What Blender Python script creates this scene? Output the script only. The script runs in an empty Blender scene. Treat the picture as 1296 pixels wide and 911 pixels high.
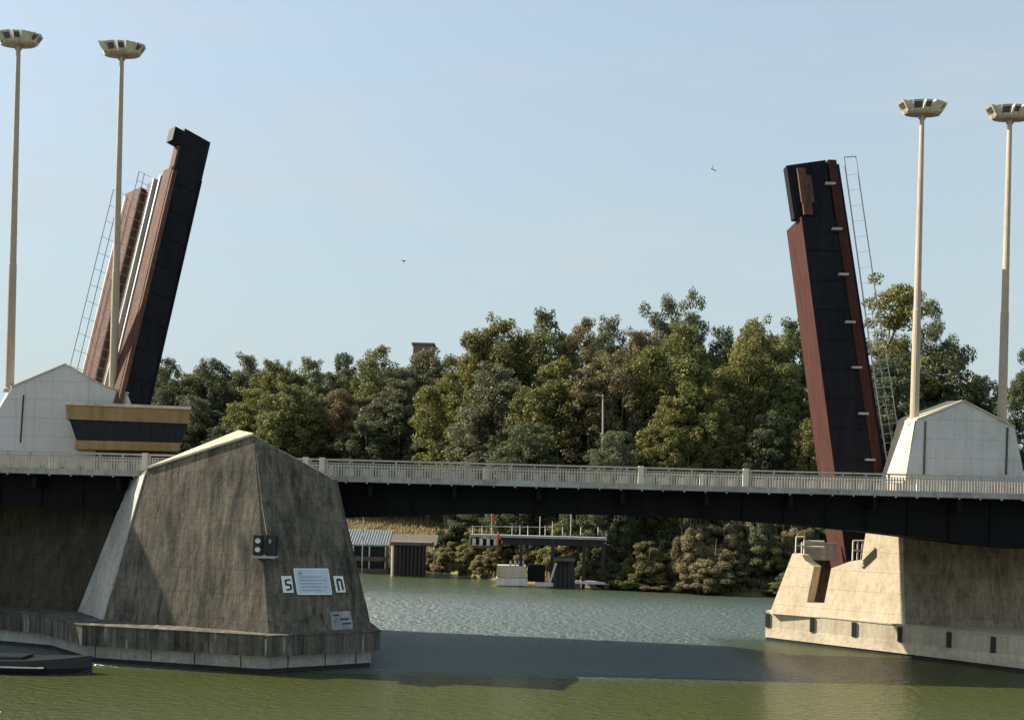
import bpy, math, random
import numpy as np
from mathutils import Vector, Matrix
R = math.radians
random.seed(7); np.random.seed(7)
S = bpy.context.scene
col = S.collection

# ------------------------------------------------------------------ camera, sky, sun, exposure
W0, H0 = 1296.0, 911.0
F = 1200.0            # focal length in photo pixels
ROLL = R(1.5)
HC = 11.05            # eye height above the water
VH = 640.0 - 455.5    # horizon below the picture centre (photo is a crop)
cam = bpy.data.objects.new('camera', bpy.data.cameras.new('camera'))
col.objects.link(cam); S.camera = cam
cam.location = (0, 0, HC)
cam.matrix_world = Matrix.Translation((0, 0, HC)) @ Matrix.Rotation(R(90), 4, 'X') @ Matrix.Rotation(ROLL, 4, 'Z')
cam.data.sensor_width = 36; cam.data.sensor_fit = 'HORIZONTAL'
cam.data.lens = F / W0 * 36
cam.data.shift_x = VH * math.sin(ROLL) / W0
cam.data.shift_y = VH * math.cos(ROLL) / W0
cam.data.clip_end = 9000; cam.data.clip_start = 0.5

SUN_EL = R(35.5)
to_sun = Vector((-0.80, 0.22, 0)).normalized() * math.cos(SUN_EL) + Vector((0, 0, math.sin(SUN_EL)))
w = bpy.data.worlds.new('World'); S.world = w; w.use_nodes = True
nt = w.node_tree; nt.nodes.clear()
sky = nt.nodes.new('ShaderNodeTexSky'); sky.sky_type = 'NISHITA'; sky.sun_disc = False
sky.sun_elevation = SUN_EL
sky.sun_rotation = math.atan2(to_sun.x, to_sun.y)
sky.air_density = 1.0; sky.dust_density = 1.2; sky.ozone_density = 1.0; sky.altitude = 0
bg = nt.nodes.new('ShaderNodeBackground'); bg.inputs['Strength'].default_value = 0.106
wo = nt.nodes.new('ShaderNodeOutputWorld')
veil = nt.nodes.new('ShaderNodeMix'); veil.data_type = 'RGBA'; veil.inputs[0].default_value = 0.62   # thin even veil of high haze
veil.inputs[7].default_value = (2.25, 2.74, 3.02, 1); nt.links.new(sky.outputs[0], veil.inputs[6])
gc = nt.nodes.new('ShaderNodeTexCoord'); gm = nt.nodes.new('ShaderNodeMapping'); gm.inputs['Scale'].default_value = (2.2, 2.2, 11.0); gm.inputs['Rotation'].default_value = (0.0, 0.12, 0.0)
gn = nt.nodes.new('ShaderNodeTexNoise'); gn.inputs['Scale'].default_value = 1.7; gn.inputs['Detail'].default_value = 7; gn.inputs['Roughness'].default_value = 0.6
gr = nt.nodes.new('ShaderNodeMapRange'); gr.inputs[1].default_value = 0.5; gr.inputs[2].default_value = 0.78; gr.inputs[4].default_value = 0.5
cl_ = nt.nodes.new('ShaderNodeMix'); cl_.data_type = 'RGBA'; cl_.inputs[7].default_value = (2.75, 2.80, 2.85, 1)
nt.links.new(gc.outputs['Generated'], gm.inputs['Vector']); nt.links.new(gm.outputs[0], gn.inputs['Vector']); nt.links.new(gn.outputs['Fac'], gr.inputs[0]); nt.links.new(gr.outputs[0], cl_.inputs[0])
gs = nt.nodes.new('ShaderNodeSeparateXYZ'); nt.links.new(gc.outputs['Generated'], gs.inputs[0])
gh = nt.nodes.new('ShaderNodeMapRange'); gh.inputs[1].default_value = 0.12; gh.inputs[2].default_value = 0.52; gh.inputs[3].default_value = 0.78; gh.inputs[4].default_value = 0.0
nt.links.new(gs.outputs['Z'], gh.inputs[0])
hz = nt.nodes.new('ShaderNodeMix'); hz.data_type = 'RGBA'; hz.inputs[7].default_value = (2.22, 2.64, 2.60, 1)
nt.links.new(gh.outputs[0], hz.inputs[0]); nt.links.new(veil.outputs[2], hz.inputs[6])
nt.links.new(hz.outputs[2], cl_.inputs[6]); nt.links.new(cl_.outputs[2], bg.inputs[0]); nt.links.new(bg.outputs[0], wo.inputs[0])
sl = bpy.data.lights.new('sun', 'SUN'); sl.energy = 5.0; sl.angle = R(0.5); sl.color = (1.0, 0.90, 0.74)
so = bpy.data.objects.new('sun', sl); col.objects.link(so)
so.rotation_euler = (-to_sun).to_track_quat('-Z', 'Y').to_euler()
so.location = (-60, 30, 80)
S.view_settings.view_transform = 'Standard'; S.view_settings.look = 'None'
S.view_settings.exposure = 1.2; S.view_settings.gamma = 1.0
S.render.engine = 'CYCLES'

# ------------------------------------------------------------------ helpers
cr, sr = math.cos(ROLL), math.sin(ROLL)
def ray(x, y):
    dx, dy = x - W0/2, y - H0/2
    u = dx*cr + dy*sr; v = -dx*sr + dy*cr
    return Vector((u/F, 1.0, -(v-VH)/F))
CAM = Vector((0, 0, HC))
def P(x, y, Y): return CAM + ray(x, y)*Y                      # photo point at distance Y
def PX(x, y, Y, z): p = P(x, y, Y); return Vector((p.x, p.y, z))
def PZ(x, y, z=0.0):                                          # photo point on a level
    d = ray(x, y); return CAM + d*((z-HC)/d.z)
def plane(a, b, c): n = (b-a).cross(c-a).normalized(); return (a, n)
def PP(x, y, pl):                                             # photo point on a plane
    d = ray(x, y); return CAM + d*((pl[0]-CAM).dot(pl[1])/d.dot(pl[1]))
def scale(Y): return Y/F

class MB:
    def __init__(s): s.v = []; s.f = []
    def poly(s, pts):
        n = len(s.v); s.v += [Vector(p) for p in pts]; s.f.append(list(range(n, n+len(pts)))); return s
    def prism(s, pts, d):
        n = len(s.v); k = len(pts); d = Vector(d)
        s.v += [Vector(p) for p in pts] + [Vector(p)+d for p in pts]
        s.f.append(list(range(n, n+k))[::-1]); s.f.append(list(range(n+k, n+2*k)))
        for i in range(k):
            j = (i+1) % k; s.f.append([n+i, n+j, n+k+j, n+k+i])
        return s
    def loft(s, a, b):
        n = len(s.v); k = len(a)
        s.v += [Vector(p) for p in a] + [Vector(p) for p in b]
        s.f.append(list(range(n, n+k))[::-1]); s.f.append(list(range(n+k, n+2*k)))
        for i in range(k):
            j = (i+1) % k; s.f.append([n+i, n+j, n+k+j, n+k+i])
        return s
    def hexa(s, p):   # 8 pts, bottom 0-3, top 4-7
        return s.loft(p[:4], p[4:])
    def box(s, x0, x1, y0, y1, z0, z1):
        return s.loft([(x0,y0,z0),(x1,y0,z0),(x1,y1,z0),(x0,y1,z0)], [(x0,y0,z1),(x1,y0,z1),(x1,y1,z1),(x0,y1,z1)])
    def obox(s, o, ax, ay, az):   # corner + three edge vectors
        o, ax, ay, az = map(Vector, (o, ax, ay, az))
        return s.loft([o, o+ax, o+ax+ay, o+ay], [o+az, o+ax+az, o+ax+ay+az, o+ay+az])
    def tube(s, pts, rad, k=8):
        pts = [Vector(p) for p in pts]
        if not hasattr(rad, '__len__'): rad = [rad]*len(pts)
        rings = []
        for i, p in enumerate(pts):
            t = (pts[min(i+1, len(pts)-1)] - pts[max(i-1, 0)]).normalized()
            a = t.cross(Vector((0.13, 0.97, 0.21))).normalized() if abs(t.y) < 0.9 else t.cross(Vector((1,0,0))).normalized()
            b = t.cross(a); n = len(s.v)
            s.v += [p + (a*math.cos(2*math.pi*j/k) + b*math.sin(2*math.pi*j/k))*rad[i] for j in range(k)]
            rings.append(n)
        for i in range(len(rings)-1):
            A, B = rings[i], rings[i+1]
            for j in range(k):
                s.f.append([A+j, A+(j+1) % k, B+(j+1) % k, B+j])
        s.f.append([rings[0]+j for j in range(k)][::-1]); s.f.append([rings[-1]+j for j in range(k)])
        return s
    def lathe(s, prof, k=24, c=(0,0,0)):
        c = Vector(c); n0 = len(s.v)
        for r, z in prof:
            s.v += [c + Vector((r*math.cos(2*math.pi*j/k), r*math.sin(2*math.pi*j/k), z)) for j in range(k)]
        for i in range(len(prof)-1):
            for j in range(k):
                s.f.append([n0+i*k+j, n0+i*k+(j+1) % k, n0+(i+1)*k+(j+1) % k, n0+(i+1)*k+j])
        return s

def mesh_of(name, mb, o=Vector((0,0,0)), smooth=False, bevel=0):
    me = bpy.data.meshes.new(name)
    me.from_pydata([tuple(v-o) for v in mb.v], [], mb.f)
    import bmesh
    bm = bmesh.new(); bm.from_mesh(me)
    bmesh.ops.recalc_face_normals(bm, faces=bm.faces)
    if bevel:
        bmesh.ops.remove_doubles(bm, verts=bm.verts, dist=0.001)
        bmesh.ops.bevel(bm, geom=list(bm.edges), offset=bevel, segments=2, affect='EDGES', clamp_overlap=True)
    bm.to_mesh(me); bm.free()
    if smooth: me.shade_smooth()
    return me
def setp(o, label=None, cat=None, group=None, kind=None):
    if label: o['label'] = label
    if cat: o['category'] = cat
    if group: o['group'] = group
    if kind: o['kind'] = kind
    return o
def wloc(o):
    p = Vector((0,0,0))
    while o: p = p + o.location; o = o.parent
    return p
def thing(name, loc, label, cat, group=None):
    o = bpy.data.objects.new(name, None); col.objects.link(o); o.location = loc
    o.empty_display_size = 0.5
    return setp(o, label, cat, group)
def part(name, mb, mat, parent, smooth=False, label=None, bevel=0, kind=None):
    me = mesh_of(name, mb, wloc(parent), smooth, bevel); me.materials.append(mat)
    o = bpy.data.objects.new(name, me); col.objects.link(o); o.parent = parent
    if label: o['label'] = label
    if kind: o['kind'] = kind
    return o
def single(name, mb, mat, label=None, cat=None, group=None, kind=None, smooth=False, bevel=0):
    if kind == 'structure': b = Vector((0,0,0))
    else:
        b = Vector((sum(v.x for v in mb.v)/len(mb.v), sum(v.y for v in mb.v)/len(mb.v), min(v.z for v in mb.v)))
    me = mesh_of(name, mb, b, smooth, bevel); me.materials.append(mat)
    o = bpy.data.objects.new(name, me); col.objects.link(o); o.location = b
    return setp(o, label, cat, group, kind)
def copy_tree(o, parent=None):
    c = o.copy(); col.objects.link(c); c.parent = parent
    for ch in list(o.children): copy_tree(ch, c)
    return c

# ------------------------------------------------------------------ materials
def newmat(name):
    m = bpy.data.materials.new(name); m.use_nodes = True
    t = m.node_tree; b = t.nodes['Principled BSDF']
    return m, t, b
def N(t, kind, **kw):
    n = t.nodes.new(kind)
    for k, v in kw.items():
        if k in n.inputs.keys(): n.inputs[k].default_value = v
        else: setattr(n, k, v)
    return n
def coords(t, sc=(1,1,1), out='Object', rot=(0,0,0)):
    tc = t.nodes.new('ShaderNodeTexCoord'); mp = t.nodes.new('ShaderNodeMapping')
    mp.inputs['Scale'].default_value = sc; mp.inputs['Rotation'].default_value = rot
    t.links.new(tc.outputs[out], mp.inputs['Vector']); return mp.outputs[0]
def noise(t, vec, scale, detail=4, rough=0.55):
    n = t.nodes.new('ShaderNodeTexNoise'); n.inputs['Scale'].default_value = scale
    n.inputs['Detail'].default_value = detail; n.inputs['Roughness'].default_value = rough
    t.links.new(vec, n.inputs['Vector']); return n.outputs['Fac']
def ramp(t, fac, stops):
    n = t.nodes.new('ShaderNodeValToRGB'); e = n.color_ramp.elements
    while len(e) < len(stops): e.new(0.5)
    for i, (p, c) in enumerate(stops):
        e[i].position = p; e[i].color = (*c, 1) if len(c) == 3 else c
    t.links.new(fac, n.inputs[0]); return n.outputs[0]
def mix(t, fac, a, b, mode='MIX'):
    n = t.nodes.new('ShaderNodeMix'); n.data_type = 'RGBA'; n.blend_type = mode
    for sock, val in ((n.inputs[0], fac), (n.inputs[6], a), (n.inputs[7], b)):
        if hasattr(val, 'links'): t.links.new(val, sock)
        elif isinstance(val, (int, float)): sock.default_value = val
        else: sock.default_value = (*val, 1)
    return n.outputs[2]
def bump(t, b, h, strength, dist):
    n = t.nodes.new('ShaderNodeBump'); n.inputs['Strength'].default_value = strength
    n.inputs['Distance'].default_value = dist
    t.links.new(h, n.inputs['Height']); t.links.new(n.outputs[0], b.inputs['Normal'])

def concrete(name, base, stain, streak=0.5, lo=0.42, hi=0.68, board=True, mott=1.0):
    m, t, b = newmat(name)
    big = noise(t, coords(t, (1,1,0.7)), 0.30, 6, 0.68)
    st = noise(t, coords(t, (1.6,1.6,0.16)), 1.1, 7, 0.72)
    run = noise(t, coords(t, (3.0,3.0,0.05)), 1.4, 4, 0.6)
    fine = noise(t, coords(t, (1,1,1)), 3.0, 9, 0.75)
    pit = noise(t, coords(t, (1,1,0.6)), 7.0, 4, 0.8)
    c1 = ramp(t, big, [(0.33, tuple(x*(1-0.38*mott) for x in base)), (0.5, base), (0.68, tuple(x*(1+0.14*mott) for x in base))])
    c = mix(t, 1.0, c1, ramp(t, fine, [(0.28, (1-0.38*mott,)*3), (0.72, (1+0.17*mott,)*3)]), 'MULTIPLY')
    k = ramp(t, st, [(lo, (0,0,0)), (hi, (streak,)*3)])
    k = mix(t, 1.0, k, ramp(t, big, [(0.3, (1,1,1)), (0.66, (0.35,0.35,0.35))]), 'MULTIPLY')
    c = mix(t, k, c, stain)
    c = mix(t, ramp(t, run, [(0.52, (0,0,0)), (0.70, (streak*0.7,)*3)]), c, stain)
    c = mix(t, ramp(t, pit, [(0.60, (0,0,0)), (0.74, (0.45,)*3)]), c, tuple(x*0.5 for x in base))
    if board:      # lift joints of the formwork, every 1.6 m
        for axis, per, wdt in (('Z', 1.6, 0.020),):
            sx = t.nodes.new('ShaderNodeSeparateXYZ'); t.links.new(coords(t), sx.inputs[0])
            pm = t.nodes.new('ShaderNodeMath'); pm.operation = 'PINGPONG'; pm.inputs[1].default_value = per/2
            t.links.new(sx.outputs[axis], pm.inputs[0])
            c = mix(t, 0.55, c, ramp(t, pm.outputs[0], [(0.0, (0.45,)*3), (wdt*2, (1,)*3)]), 'MULTIPLY')
    t.links.new(c, b.inputs['Base Color']); b.inputs['Roughness'].default_value = 0.92; b.inputs['Specular IOR Level'].default_value = 0.2
    bump(t, b, fine, 0.5, 0.08)
    return m
def paint(name, base, rough=0.55, var=0.35, streak_col=None, spec=0.4):
    m, t, b = newmat(name)
    st = noise(t, coords(t, (1.5,1.5,0.12)), 1.3, 6, 0.65)
    sp = noise(t, coords(t), 2.2, 6, 0.7)
    c = ramp(t, st, [(0.3, tuple(x*(1-var) for x in base)), (0.7, tuple(x*(1+var*0.6) for x in base))])
    if streak_col: c = mix(t, ramp(t, sp, [(0.52, (0,0,0)), (0.72, (0.8,)*3)]), c, streak_col)
    t.links.new(c, b.inputs['Base Color']); b.inputs['Roughness'].default_value = rough
    b.inputs['Specular IOR Level'].default_value = spec
    return m
M = {}
M['pier_brown'] = concrete('stained_concrete', (0.188,0.163,0.124), (0.020,0.021,0.020), 1.0, 0.36, 0.60)
M['pier_cream'] = concrete('cream_concrete', (0.555,0.475,0.355), (0.33,0.24,0.145), 0.7, 0.42, 0.70, True, 0.5)
M['pier_stain_shade'] = concrete('stained_shade_concrete', (0.33,0.265,0.18), (0.075,0.058,0.040), 0.95, 0.38, 0.64, True, 0.6)  # streaks are staining; the darker base also paints in the deck's shade
M['pier_collar'] = concrete('weathered_concrete', (0.155,0.14,0.115), (0.024,0.022,0.018), 1.0, 0.38, 0.6, False)
M['collar_cream'] = concrete('pale_collar_concrete', (0.52,0.45,0.34), (0.30,0.23,0.15), 0.7, 0.42, 0.68, False, 0.6)
M['footing'] = concrete('footing_concrete', (0.42,0.41,0.38), (0.22,0.20,0.16), 0.6, 0.45, 0.7, False)
M['tower_grey'] = concrete('grey_concrete', (0.52,0.515,0.495), (0.34,0.31,0.27), 0.5, 0.5, 0.75, True, 0.3)
M['coping'] = concrete('pale_coping', (0.60,0.52,0.39), (0.42,0.34,0.24), 0.5, 0.5, 0.8, False)
def lime(m):      # pale lime runs below the drains
    t = m.node_tree; b = t.nodes['Principled BSDF']; src = b.inputs['Base Color'].links[0].from_socket
    k = noise(t, coords(t, (1.0,1.0,0.12)), 1.9, 3, 0.6)
    t.links.new(mix(t, ramp(t, k, [(0.60, (0,0,0)), (0.72, (0.75,)*3)]), src, (0.36,0.35,0.33)), b.inputs['Base Color'])
lime(M['pier_collar'])
M['pit'] = concrete('shade_dark_concrete', (0.085,0.068,0.048), (0.02,0.018,0.014), 0.9, 0.35, 0.6)  # base darkened to stand in for shade in recesses and under decks
M['tide'] = concrete('wet_concrete', (0.05,0.048,0.038), (0.025,0.028,0.018), 0.7, 0.4, 0.6, False)
M['deck_conc'] = concrete('deck_concrete', (0.42,0.40,0.37), (0.2,0.18,0.15), 0.6, 0.45, 0.7, False)
M['girder'] = paint('dark_girder_steel', (0.008,0.008,0.010), 0.8, 0.3, None, 0.12)
M['asphalt'] = paint('asphalt', (0.05,0.05,0.052), 0.9, 0.2)
M['rail'] = paint('weathered_white_rail', (0.44,0.395,0.33), 0.6, 0.25, (0.32,0.26,0.20))
M['leaf_dark'] = paint('dark_blue_black_paint', (0.008,0.009,0.014), 0.7, 0.6, (0.022,0.014,0.013), 0.15)
M['leaf_red'] = paint('rust_red_paint', (0.056,0.021,0.016), 0.8, 0.4, (0.030,0.014,0.012), 0.15)
M['leaf_brown'] = paint('faded_brown_paint', (0.105,0.054,0.039), 0.8, 0.4, (0.17,0.11,0.08), 0.12)
M['steel'] = paint('galvanised_steel', (0.34,0.34,0.33), 0.5, 0.25)
M['mast'] = paint('galvanised_mast', (0.40,0.33,0.25), 0.7, 0.2, (0.30,0.235,0.17), 0.2)
M['lampbox'] = paint('cream_lamp_housing', (0.55,0.48,0.38), 0.6, 0.3, (0.25,0.18,0.12))
M['lampdark'] = paint('brown_lamp_frame', (0.30,0.245,0.18), 0.7, 0.3, (0.12,0.09,0.07))
M['ochre'] = paint('ochre_panel', (0.27,0.175,0.065), 0.6, 0.3, (0.17,0.105,0.045))
M['black'] = paint('black_housing', (0.015,0.015,0.016), 0.4, 0.2)
M['white'] = paint('white_sign_face', (0.75,0.76,0.77), 0.5, 0.08)
M['board'] = paint('pale_board_face', (0.50,0.57,0.66), 0.5, 0.12)
M['ink'] = paint('faded_ink', (0.33,0.37,0.43), 0.6, 0.2)
M['fade'] = paint('flaking_white_paint', (0.30,0.31,0.32), 0.8, 0.5, (0.08,0.08,0.08))
M['whitep'] = paint('white_paint', (0.66,0.61,0.53), 0.5, 0.2, (0.45,0.40,0.33))
M['timber'] = paint('weathered_timber', (0.12,0.10,0.08), 0.85, 0.4)
M['darkwood'] = paint('tarred_timber', (0.035,0.032,0.03), 0.8, 0.4)
M['sheet'] = paint('corrugated_sheet', (0.20,0.225,0.24), 0.5, 0.3)
M['hull'] = paint('dark_hull', (0.02,0.022,0.028), 0.35, 0.3)
M['redpost'] = paint('red_marker', (0.45,0.06,0.04), 0.5, 0.2)
M['brick'] = paint('reddish_brick', (0.24,0.15,0.11), 0.9, 0.2)
M['glass'] = None
m, t, b = newmat('dark_window_glass'); b.inputs['Base Color'].default_value = (0.006,0.007,0.010,1)
b.inputs['Roughness'].default_value = 0.25; b.inputs['Specular IOR Level'].default_value = 0.2; M['glass'] = m
m, t, b = newmat('lamp_glass'); b.inputs['Base Color'].default_value = (0.06,0.06,0.065,1)
b.inputs['Roughness'].default_value = 0.35; M['lampglass'] = m
m, t, b = newmat('bark'); k = noise(t, coords(t, (3,3,0.4)), 2.0, 5)
t.links.new(ramp(t, k, [(0.35, (0.09,0.075,0.055)), (0.65, (0.26,0.23,0.19))]), b.inputs['Base Color']); b.inputs['Roughness'].default_value = 0.9
M['bark'] = m
m, t, b = newmat('bird_plumage'); k = noise(t, coords(t), 12, 3)
t.links.new(ramp(t, k, [(0.4, (0.03,0.03,0.032)), (0.65, (0.07,0.07,0.075))]), b.inputs['Base Color']); b.inputs['Roughness'].default_value = 0.8
M['bird'] = m
m, t, b = newmat('gull_plumage'); k = noise(t, coords(t), 9, 3)
t.links.new(ramp(t, k, [(0.4, (0.12,0.12,0.13)), (0.65, (0.45,0.45,0.46))]), b.inputs['Base Color']); b.inputs['Roughness'].default_value = 0.8
M['gull'] = m

def leafmat(name, a, b_, c):
    m, t, b = newmat(name)
    g = noise(t, coords(t), 0.30, 3, 0.6); f = noise(t, coords(t), 2.8, 2)
    c1 = ramp(t, g, [(0.25, a), (0.5, b_), (0.78, c)])
    oi = t.nodes.new('ShaderNodeObjectInfo')
    hs = t.nodes.new('ShaderNodeHueSaturation')
    mr = t.nodes.new('ShaderNodeMapRange'); mr.inputs[3].default_value = 0.85; mr.inputs[4].default_value = 1.2
    t.links.new(oi.outputs['Random'], mr.inputs[0]); t.links.new(mr.outputs[0], hs.inputs['Value'])
    mr2 = t.nodes.new('ShaderNodeMapRange'); mr2.inputs[3].default_value = 0.485; mr2.inputs[4].default_value = 0.512
    wn = t.nodes.new('ShaderNodeTexWhiteNoise'); wn.noise_dimensions = '1D'; t.links.new(oi.outputs['Random'], wn.inputs['W'])
    t.links.new(wn.outputs['Value'], mr2.inputs[0]); t.links.new(mr2.outputs[0], hs.inputs['Hue'])
    k = ramp(t, f, [(0.3, (0.7,)*3), (0.7, (1.25,)*3)])
    cc = mix(t, 1.0, c1, k, 'MULTIPLY')
    t.links.new(cc, hs.inputs['Color'])
    t.links.new(hs.outputs[0], b.inputs['Base Color'])
    b.inputs['Roughness'].default_value = 0.6; b.inputs['Specular IOR Level'].default_value = 0.25
    tr = t.nodes.new('ShaderNodeBsdfTranslucent'); t.links.new(hs.outputs[0], tr.inputs[0])
    ms = t.nodes.new('ShaderNodeMixShader'); ms.inputs[0].default_value = 0.38
    t.links.new(b.outputs[0], ms.inputs[1]); t.links.new(tr.outputs[0], ms.inputs[2])
    t.links.new(ms.outputs[0], t.nodes['Material Output'].inputs[0])
    return m
LM = {
 'olive': leafmat('olive_leaves', (0.107,0.114,0.037), (0.159,0.159,0.049), (0.210,0.193,0.060)),
 'green': leafmat('green_leaves', (0.093,0.110,0.041), (0.132,0.147,0.051), (0.171,0.168,0.060)),
 'dark':  leafmat('dark_leaves',  (0.060,0.078,0.041), (0.087,0.105,0.051), (0.120,0.132,0.060)),
 'grey':  leafmat('grey_green_leaves', (0.087,0.100,0.058), (0.122,0.134,0.073), (0.161,0.161,0.085)),
 'brown': leafmat('brownish_leaves', (0.120,0.105,0.054), (0.161,0.139,0.067), (0.205,0.168,0.081)),
 'straw': leafmat('straw_leaves', (0.171,0.149,0.067), (0.244,0.207,0.095), (0.318,0.256,0.122)),
}
# water: murky green under a rippled surface
m, t, b = newmat('murky_green_water')
big = noise(t, coords(t, (1,1,1)), 0.03, 3)
wcol = ramp(t, big, [(0.35, (0.050,0.060,0.014)), (0.65, (0.060,0.070,0.018))]); wopen_sky = ramp(t, big, [(0.35, (0.047,0.082,0.080)), (0.65, (0.055,0.092,0.092))])  # blue of the open water stands in for sky reflected by ripples
b.inputs['IOR'].default_value = 1.6
sx = t.nodes.new('ShaderNodeSeparateXYZ'); t.links.new(coords(t), sx.inputs[0])
wob = t.nodes.new('ShaderNodeMath'); wob.operation = 'MULTIPLY_ADD'; wob.inputs[1].default_value = 5.0
t.links.new(noise(t, coords(t, (0.12,0.6,1)), 0.5, 3), wob.inputs[0]); t.links.new(sx.outputs['Y'], wob.inputs[2])
ruf = t.nodes.new('ShaderNodeMapRange'); ruf.interpolation_type = 'SMOOTHSTEP'      # breeze ruffles the open reach, calm by the near bank
ruf.inputs[1].default_value = 62.5; ruf.inputs[2].default_value = 66.5; ruf.inputs[3].default_value = 0; ruf.inputs[4].default_value = 1
t.links.new(wob.outputs[0], ruf.inputs[0]); 
wox = t.nodes.new('ShaderNodeMath'); wox.operation = 'MULTIPLY_ADD'; wox.inputs[1].default_value = 3.0
t.links.new(noise(t, coords(t, (0.6,0.12,1)), 0.5, 3), wox.inputs[0]); t.links.new(sx.outputs['X'], wox.inputs[2])
lee = t.nodes.new('ShaderNodeMapRange'); lee.interpolation_type = 'SMOOTHSTEP'      # lee of the right pier stays calm
lee.inputs[1].default_value = 18; lee.inputs[2].default_value = 24; lee.inputs[3].default_value = 1; lee.inputs[4].default_value = 0
t.links.new(wox.outputs[0], lee.inputs[0])
far = t.nodes.new('ShaderNodeMapRange'); far.interpolation_type = 'SMOOTHSTEP'      # sheltered by the far bank
far.inputs[1].default_value = 100; far.inputs[2].default_value = 134; far.inputs[3].default_value = 1; far.inputs[4].default_value = 0.25
t.links.new(sx.outputs['Y'], far.inputs[0])
opn = t.nodes.new('ShaderNodeMapRange'); opn.interpolation_type = 'SMOOTHSTEP'; opn.inputs[1].default_value = 76; opn.inputs[2].default_value = 90      # upstream of the pier the breeze reaches the water again
t.links.new(wob.outputs[0], opn.inputs[0])
lmx = t.nodes.new('ShaderNodeMath'); lmx.operation = 'MAXIMUM'; t.links.new(lee.outputs[0], lmx.inputs[0]); t.links.new(opn.outputs[0], lmx.inputs[1])
mk = t.nodes.new('ShaderNodeMath'); mk.operation = 'MULTIPLY'; t.links.new(ruf.outputs[0], mk.inputs[0]); t.links.new(lmx.outputs[0], mk.inputs[1])
mk2 = t.nodes.new('ShaderNodeMath'); mk2.operation = 'MULTIPLY'; t.links.new(mk.outputs[0], mk2.inputs[0]); t.links.new(far.outputs[0], mk2.inputs[1])
t.links.new(mix(t, mk2.outputs[0], wcol, wopen_sky), b.inputs['Base Color'])
rr = t.nodes.new('ShaderNodeMapRange'); rr.inputs[3].default_value = 0.09; rr.inputs[4].default_value = 0.38
t.links.new(mk2.outputs[0], rr.inputs[0]); t.links.new(rr.outputs[0], b.inputs['Roughness'])
sp_ = t.nodes.new('ShaderNodeMapRange'); sp_.inputs[3].default_value = 0.8; sp_.inputs[4].default_value = 1.0
t.links.new(mk2.outputs[0], sp_.inputs[0]); t.links.new(sp_.outputs[0], b.inputs['Specular IOR Level'])
r1 = noise(t, coords(t, (0.5,1,1)), 2.8, 4, 0.6); r2 = noise(t, coords(t, (0.25,0.5,1), rot=(0,0,0.3)), 1.1, 3, 0.6)
ad = t.nodes.new('ShaderNodeMath'); ad.operation = 'MULTIPLY_ADD'; ad.inputs[1].default_value = 0.35
t.links.new(r2, ad.inputs[0]); t.links.new(r1, ad.inputs[2])
amp = t.nodes.new('ShaderNodeMapRange'); amp.inputs[3].default_value = 0.45; amp.inputs[4].default_value = 1.25
t.links.new(mk2.outputs[0], amp.inputs[0])
hh = t.nodes.new('ShaderNodeMath'); hh.operation = 'MULTIPLY'; t.links.new(ad.outputs[0], hh.inputs[0]); t.links.new(amp.outputs[0], hh.inputs[1])
bump(t, b, hh.outputs[0], 1.0, 0.5)
M['water'] = m
m, t, b = newmat('grassy_bank')
g = noise(t, coords(t), 0.12, 5, 0.65); f = noise(t, coords(t), 1.5, 6, 0.7)
c = ramp(t, g, [(0.35, (0.085,0.088,0.030)), (0.55, (0.15,0.13,0.055)), (0.72, (0.12,0.09,0.055))])
c = mix(t, 0.7, c, ramp(t, f, [(0.3, (0.6,)*3), (0.7, (1.3,)*3)]), 'MULTIPLY')
t.links.new(c, b.inputs['Base Color']); b.inputs['Roughness'].default_value = 0.95; bump(t, b, f, 0.8, 0.3)
M['bank'] = m

# ------------------------------------------------------------------ water and far bank
mb = MB(); mb.poly([(-1500,-200,0), (1500,-200,0), (1500,900,0), (-1500,900,0)])
single('water', mb, M['water'], kind='structure')

SHORE = [(PZ(x, y)) for x, y in ((-260,706),(100,712),(300,718),(440,721),(550,722),(620,733),(700,741),(780,745),(860,749),(960,754),(1060,757),(1300,768),(1700,790))]
SHORE = [Vector((-700, 190, 0))] + SHORE + [Vector((600, 120, 0))]
def shoreY(X):
    for a, b_ in zip(SHORE, SHORE[1:]):
        if a.x <= X <= b_.x: return a.y + (b_.y-a.y)*(X-a.x)/(b_.x-a.x)
    return 150
def ground(X, Y):
    d = Y - shoreY(X)
    k = 1.0 if X > 10 else 1.0 + min(1.0, (10-X)/25)*0.6
    pr = [(-3,-0.9),(0,-0.05),(1.5,0.7),(5,1.7),(12,3.0),(25,4.3),(60,5.6),(150,6.5),(4000,7)]
    for (a, za), (b_, zb) in zip(pr, pr[1:]):
        if a <= d <= b_: return (za + (zb-za)*(d-a)/(b_-a))*(k if d > 0 else 1)
    return -1
mb = MB(); xs = [-3000,-1200,-700] + list(np.arange(-200, 201, 2.5)) + [400, 590, 1500, 3000]
ds = [-3,-0.5,0.4,1.2,2,3.5,5,8,12,18,25,40,60,100,150,500,4000]
for X in xs:
    for d in ds:
        Xc = max(-699, min(599, X)); Y = shoreY(Xc) + d
        j = (random.uniform(-0.5, 0.5) if abs(X) < 200 else 0)
        Y += j*0.8 if d < 10 else 0
        z = ground(Xc, Y) + (random.uniform(-0.18,0.18) if 0.4 < d < 100 else 0)
        mb.v.append(Vector((X, Y, z)))
nd = len(ds)
for i in range(len(xs)-1):
    for j in range(nd-1):
        mb.f.append([i*nd+j, (i+1)*nd+j, (i+1)*nd+j+1, i*nd+j+1])
single('river_bank', mb, M['bank'], kind='structure', smooth=True)

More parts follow.
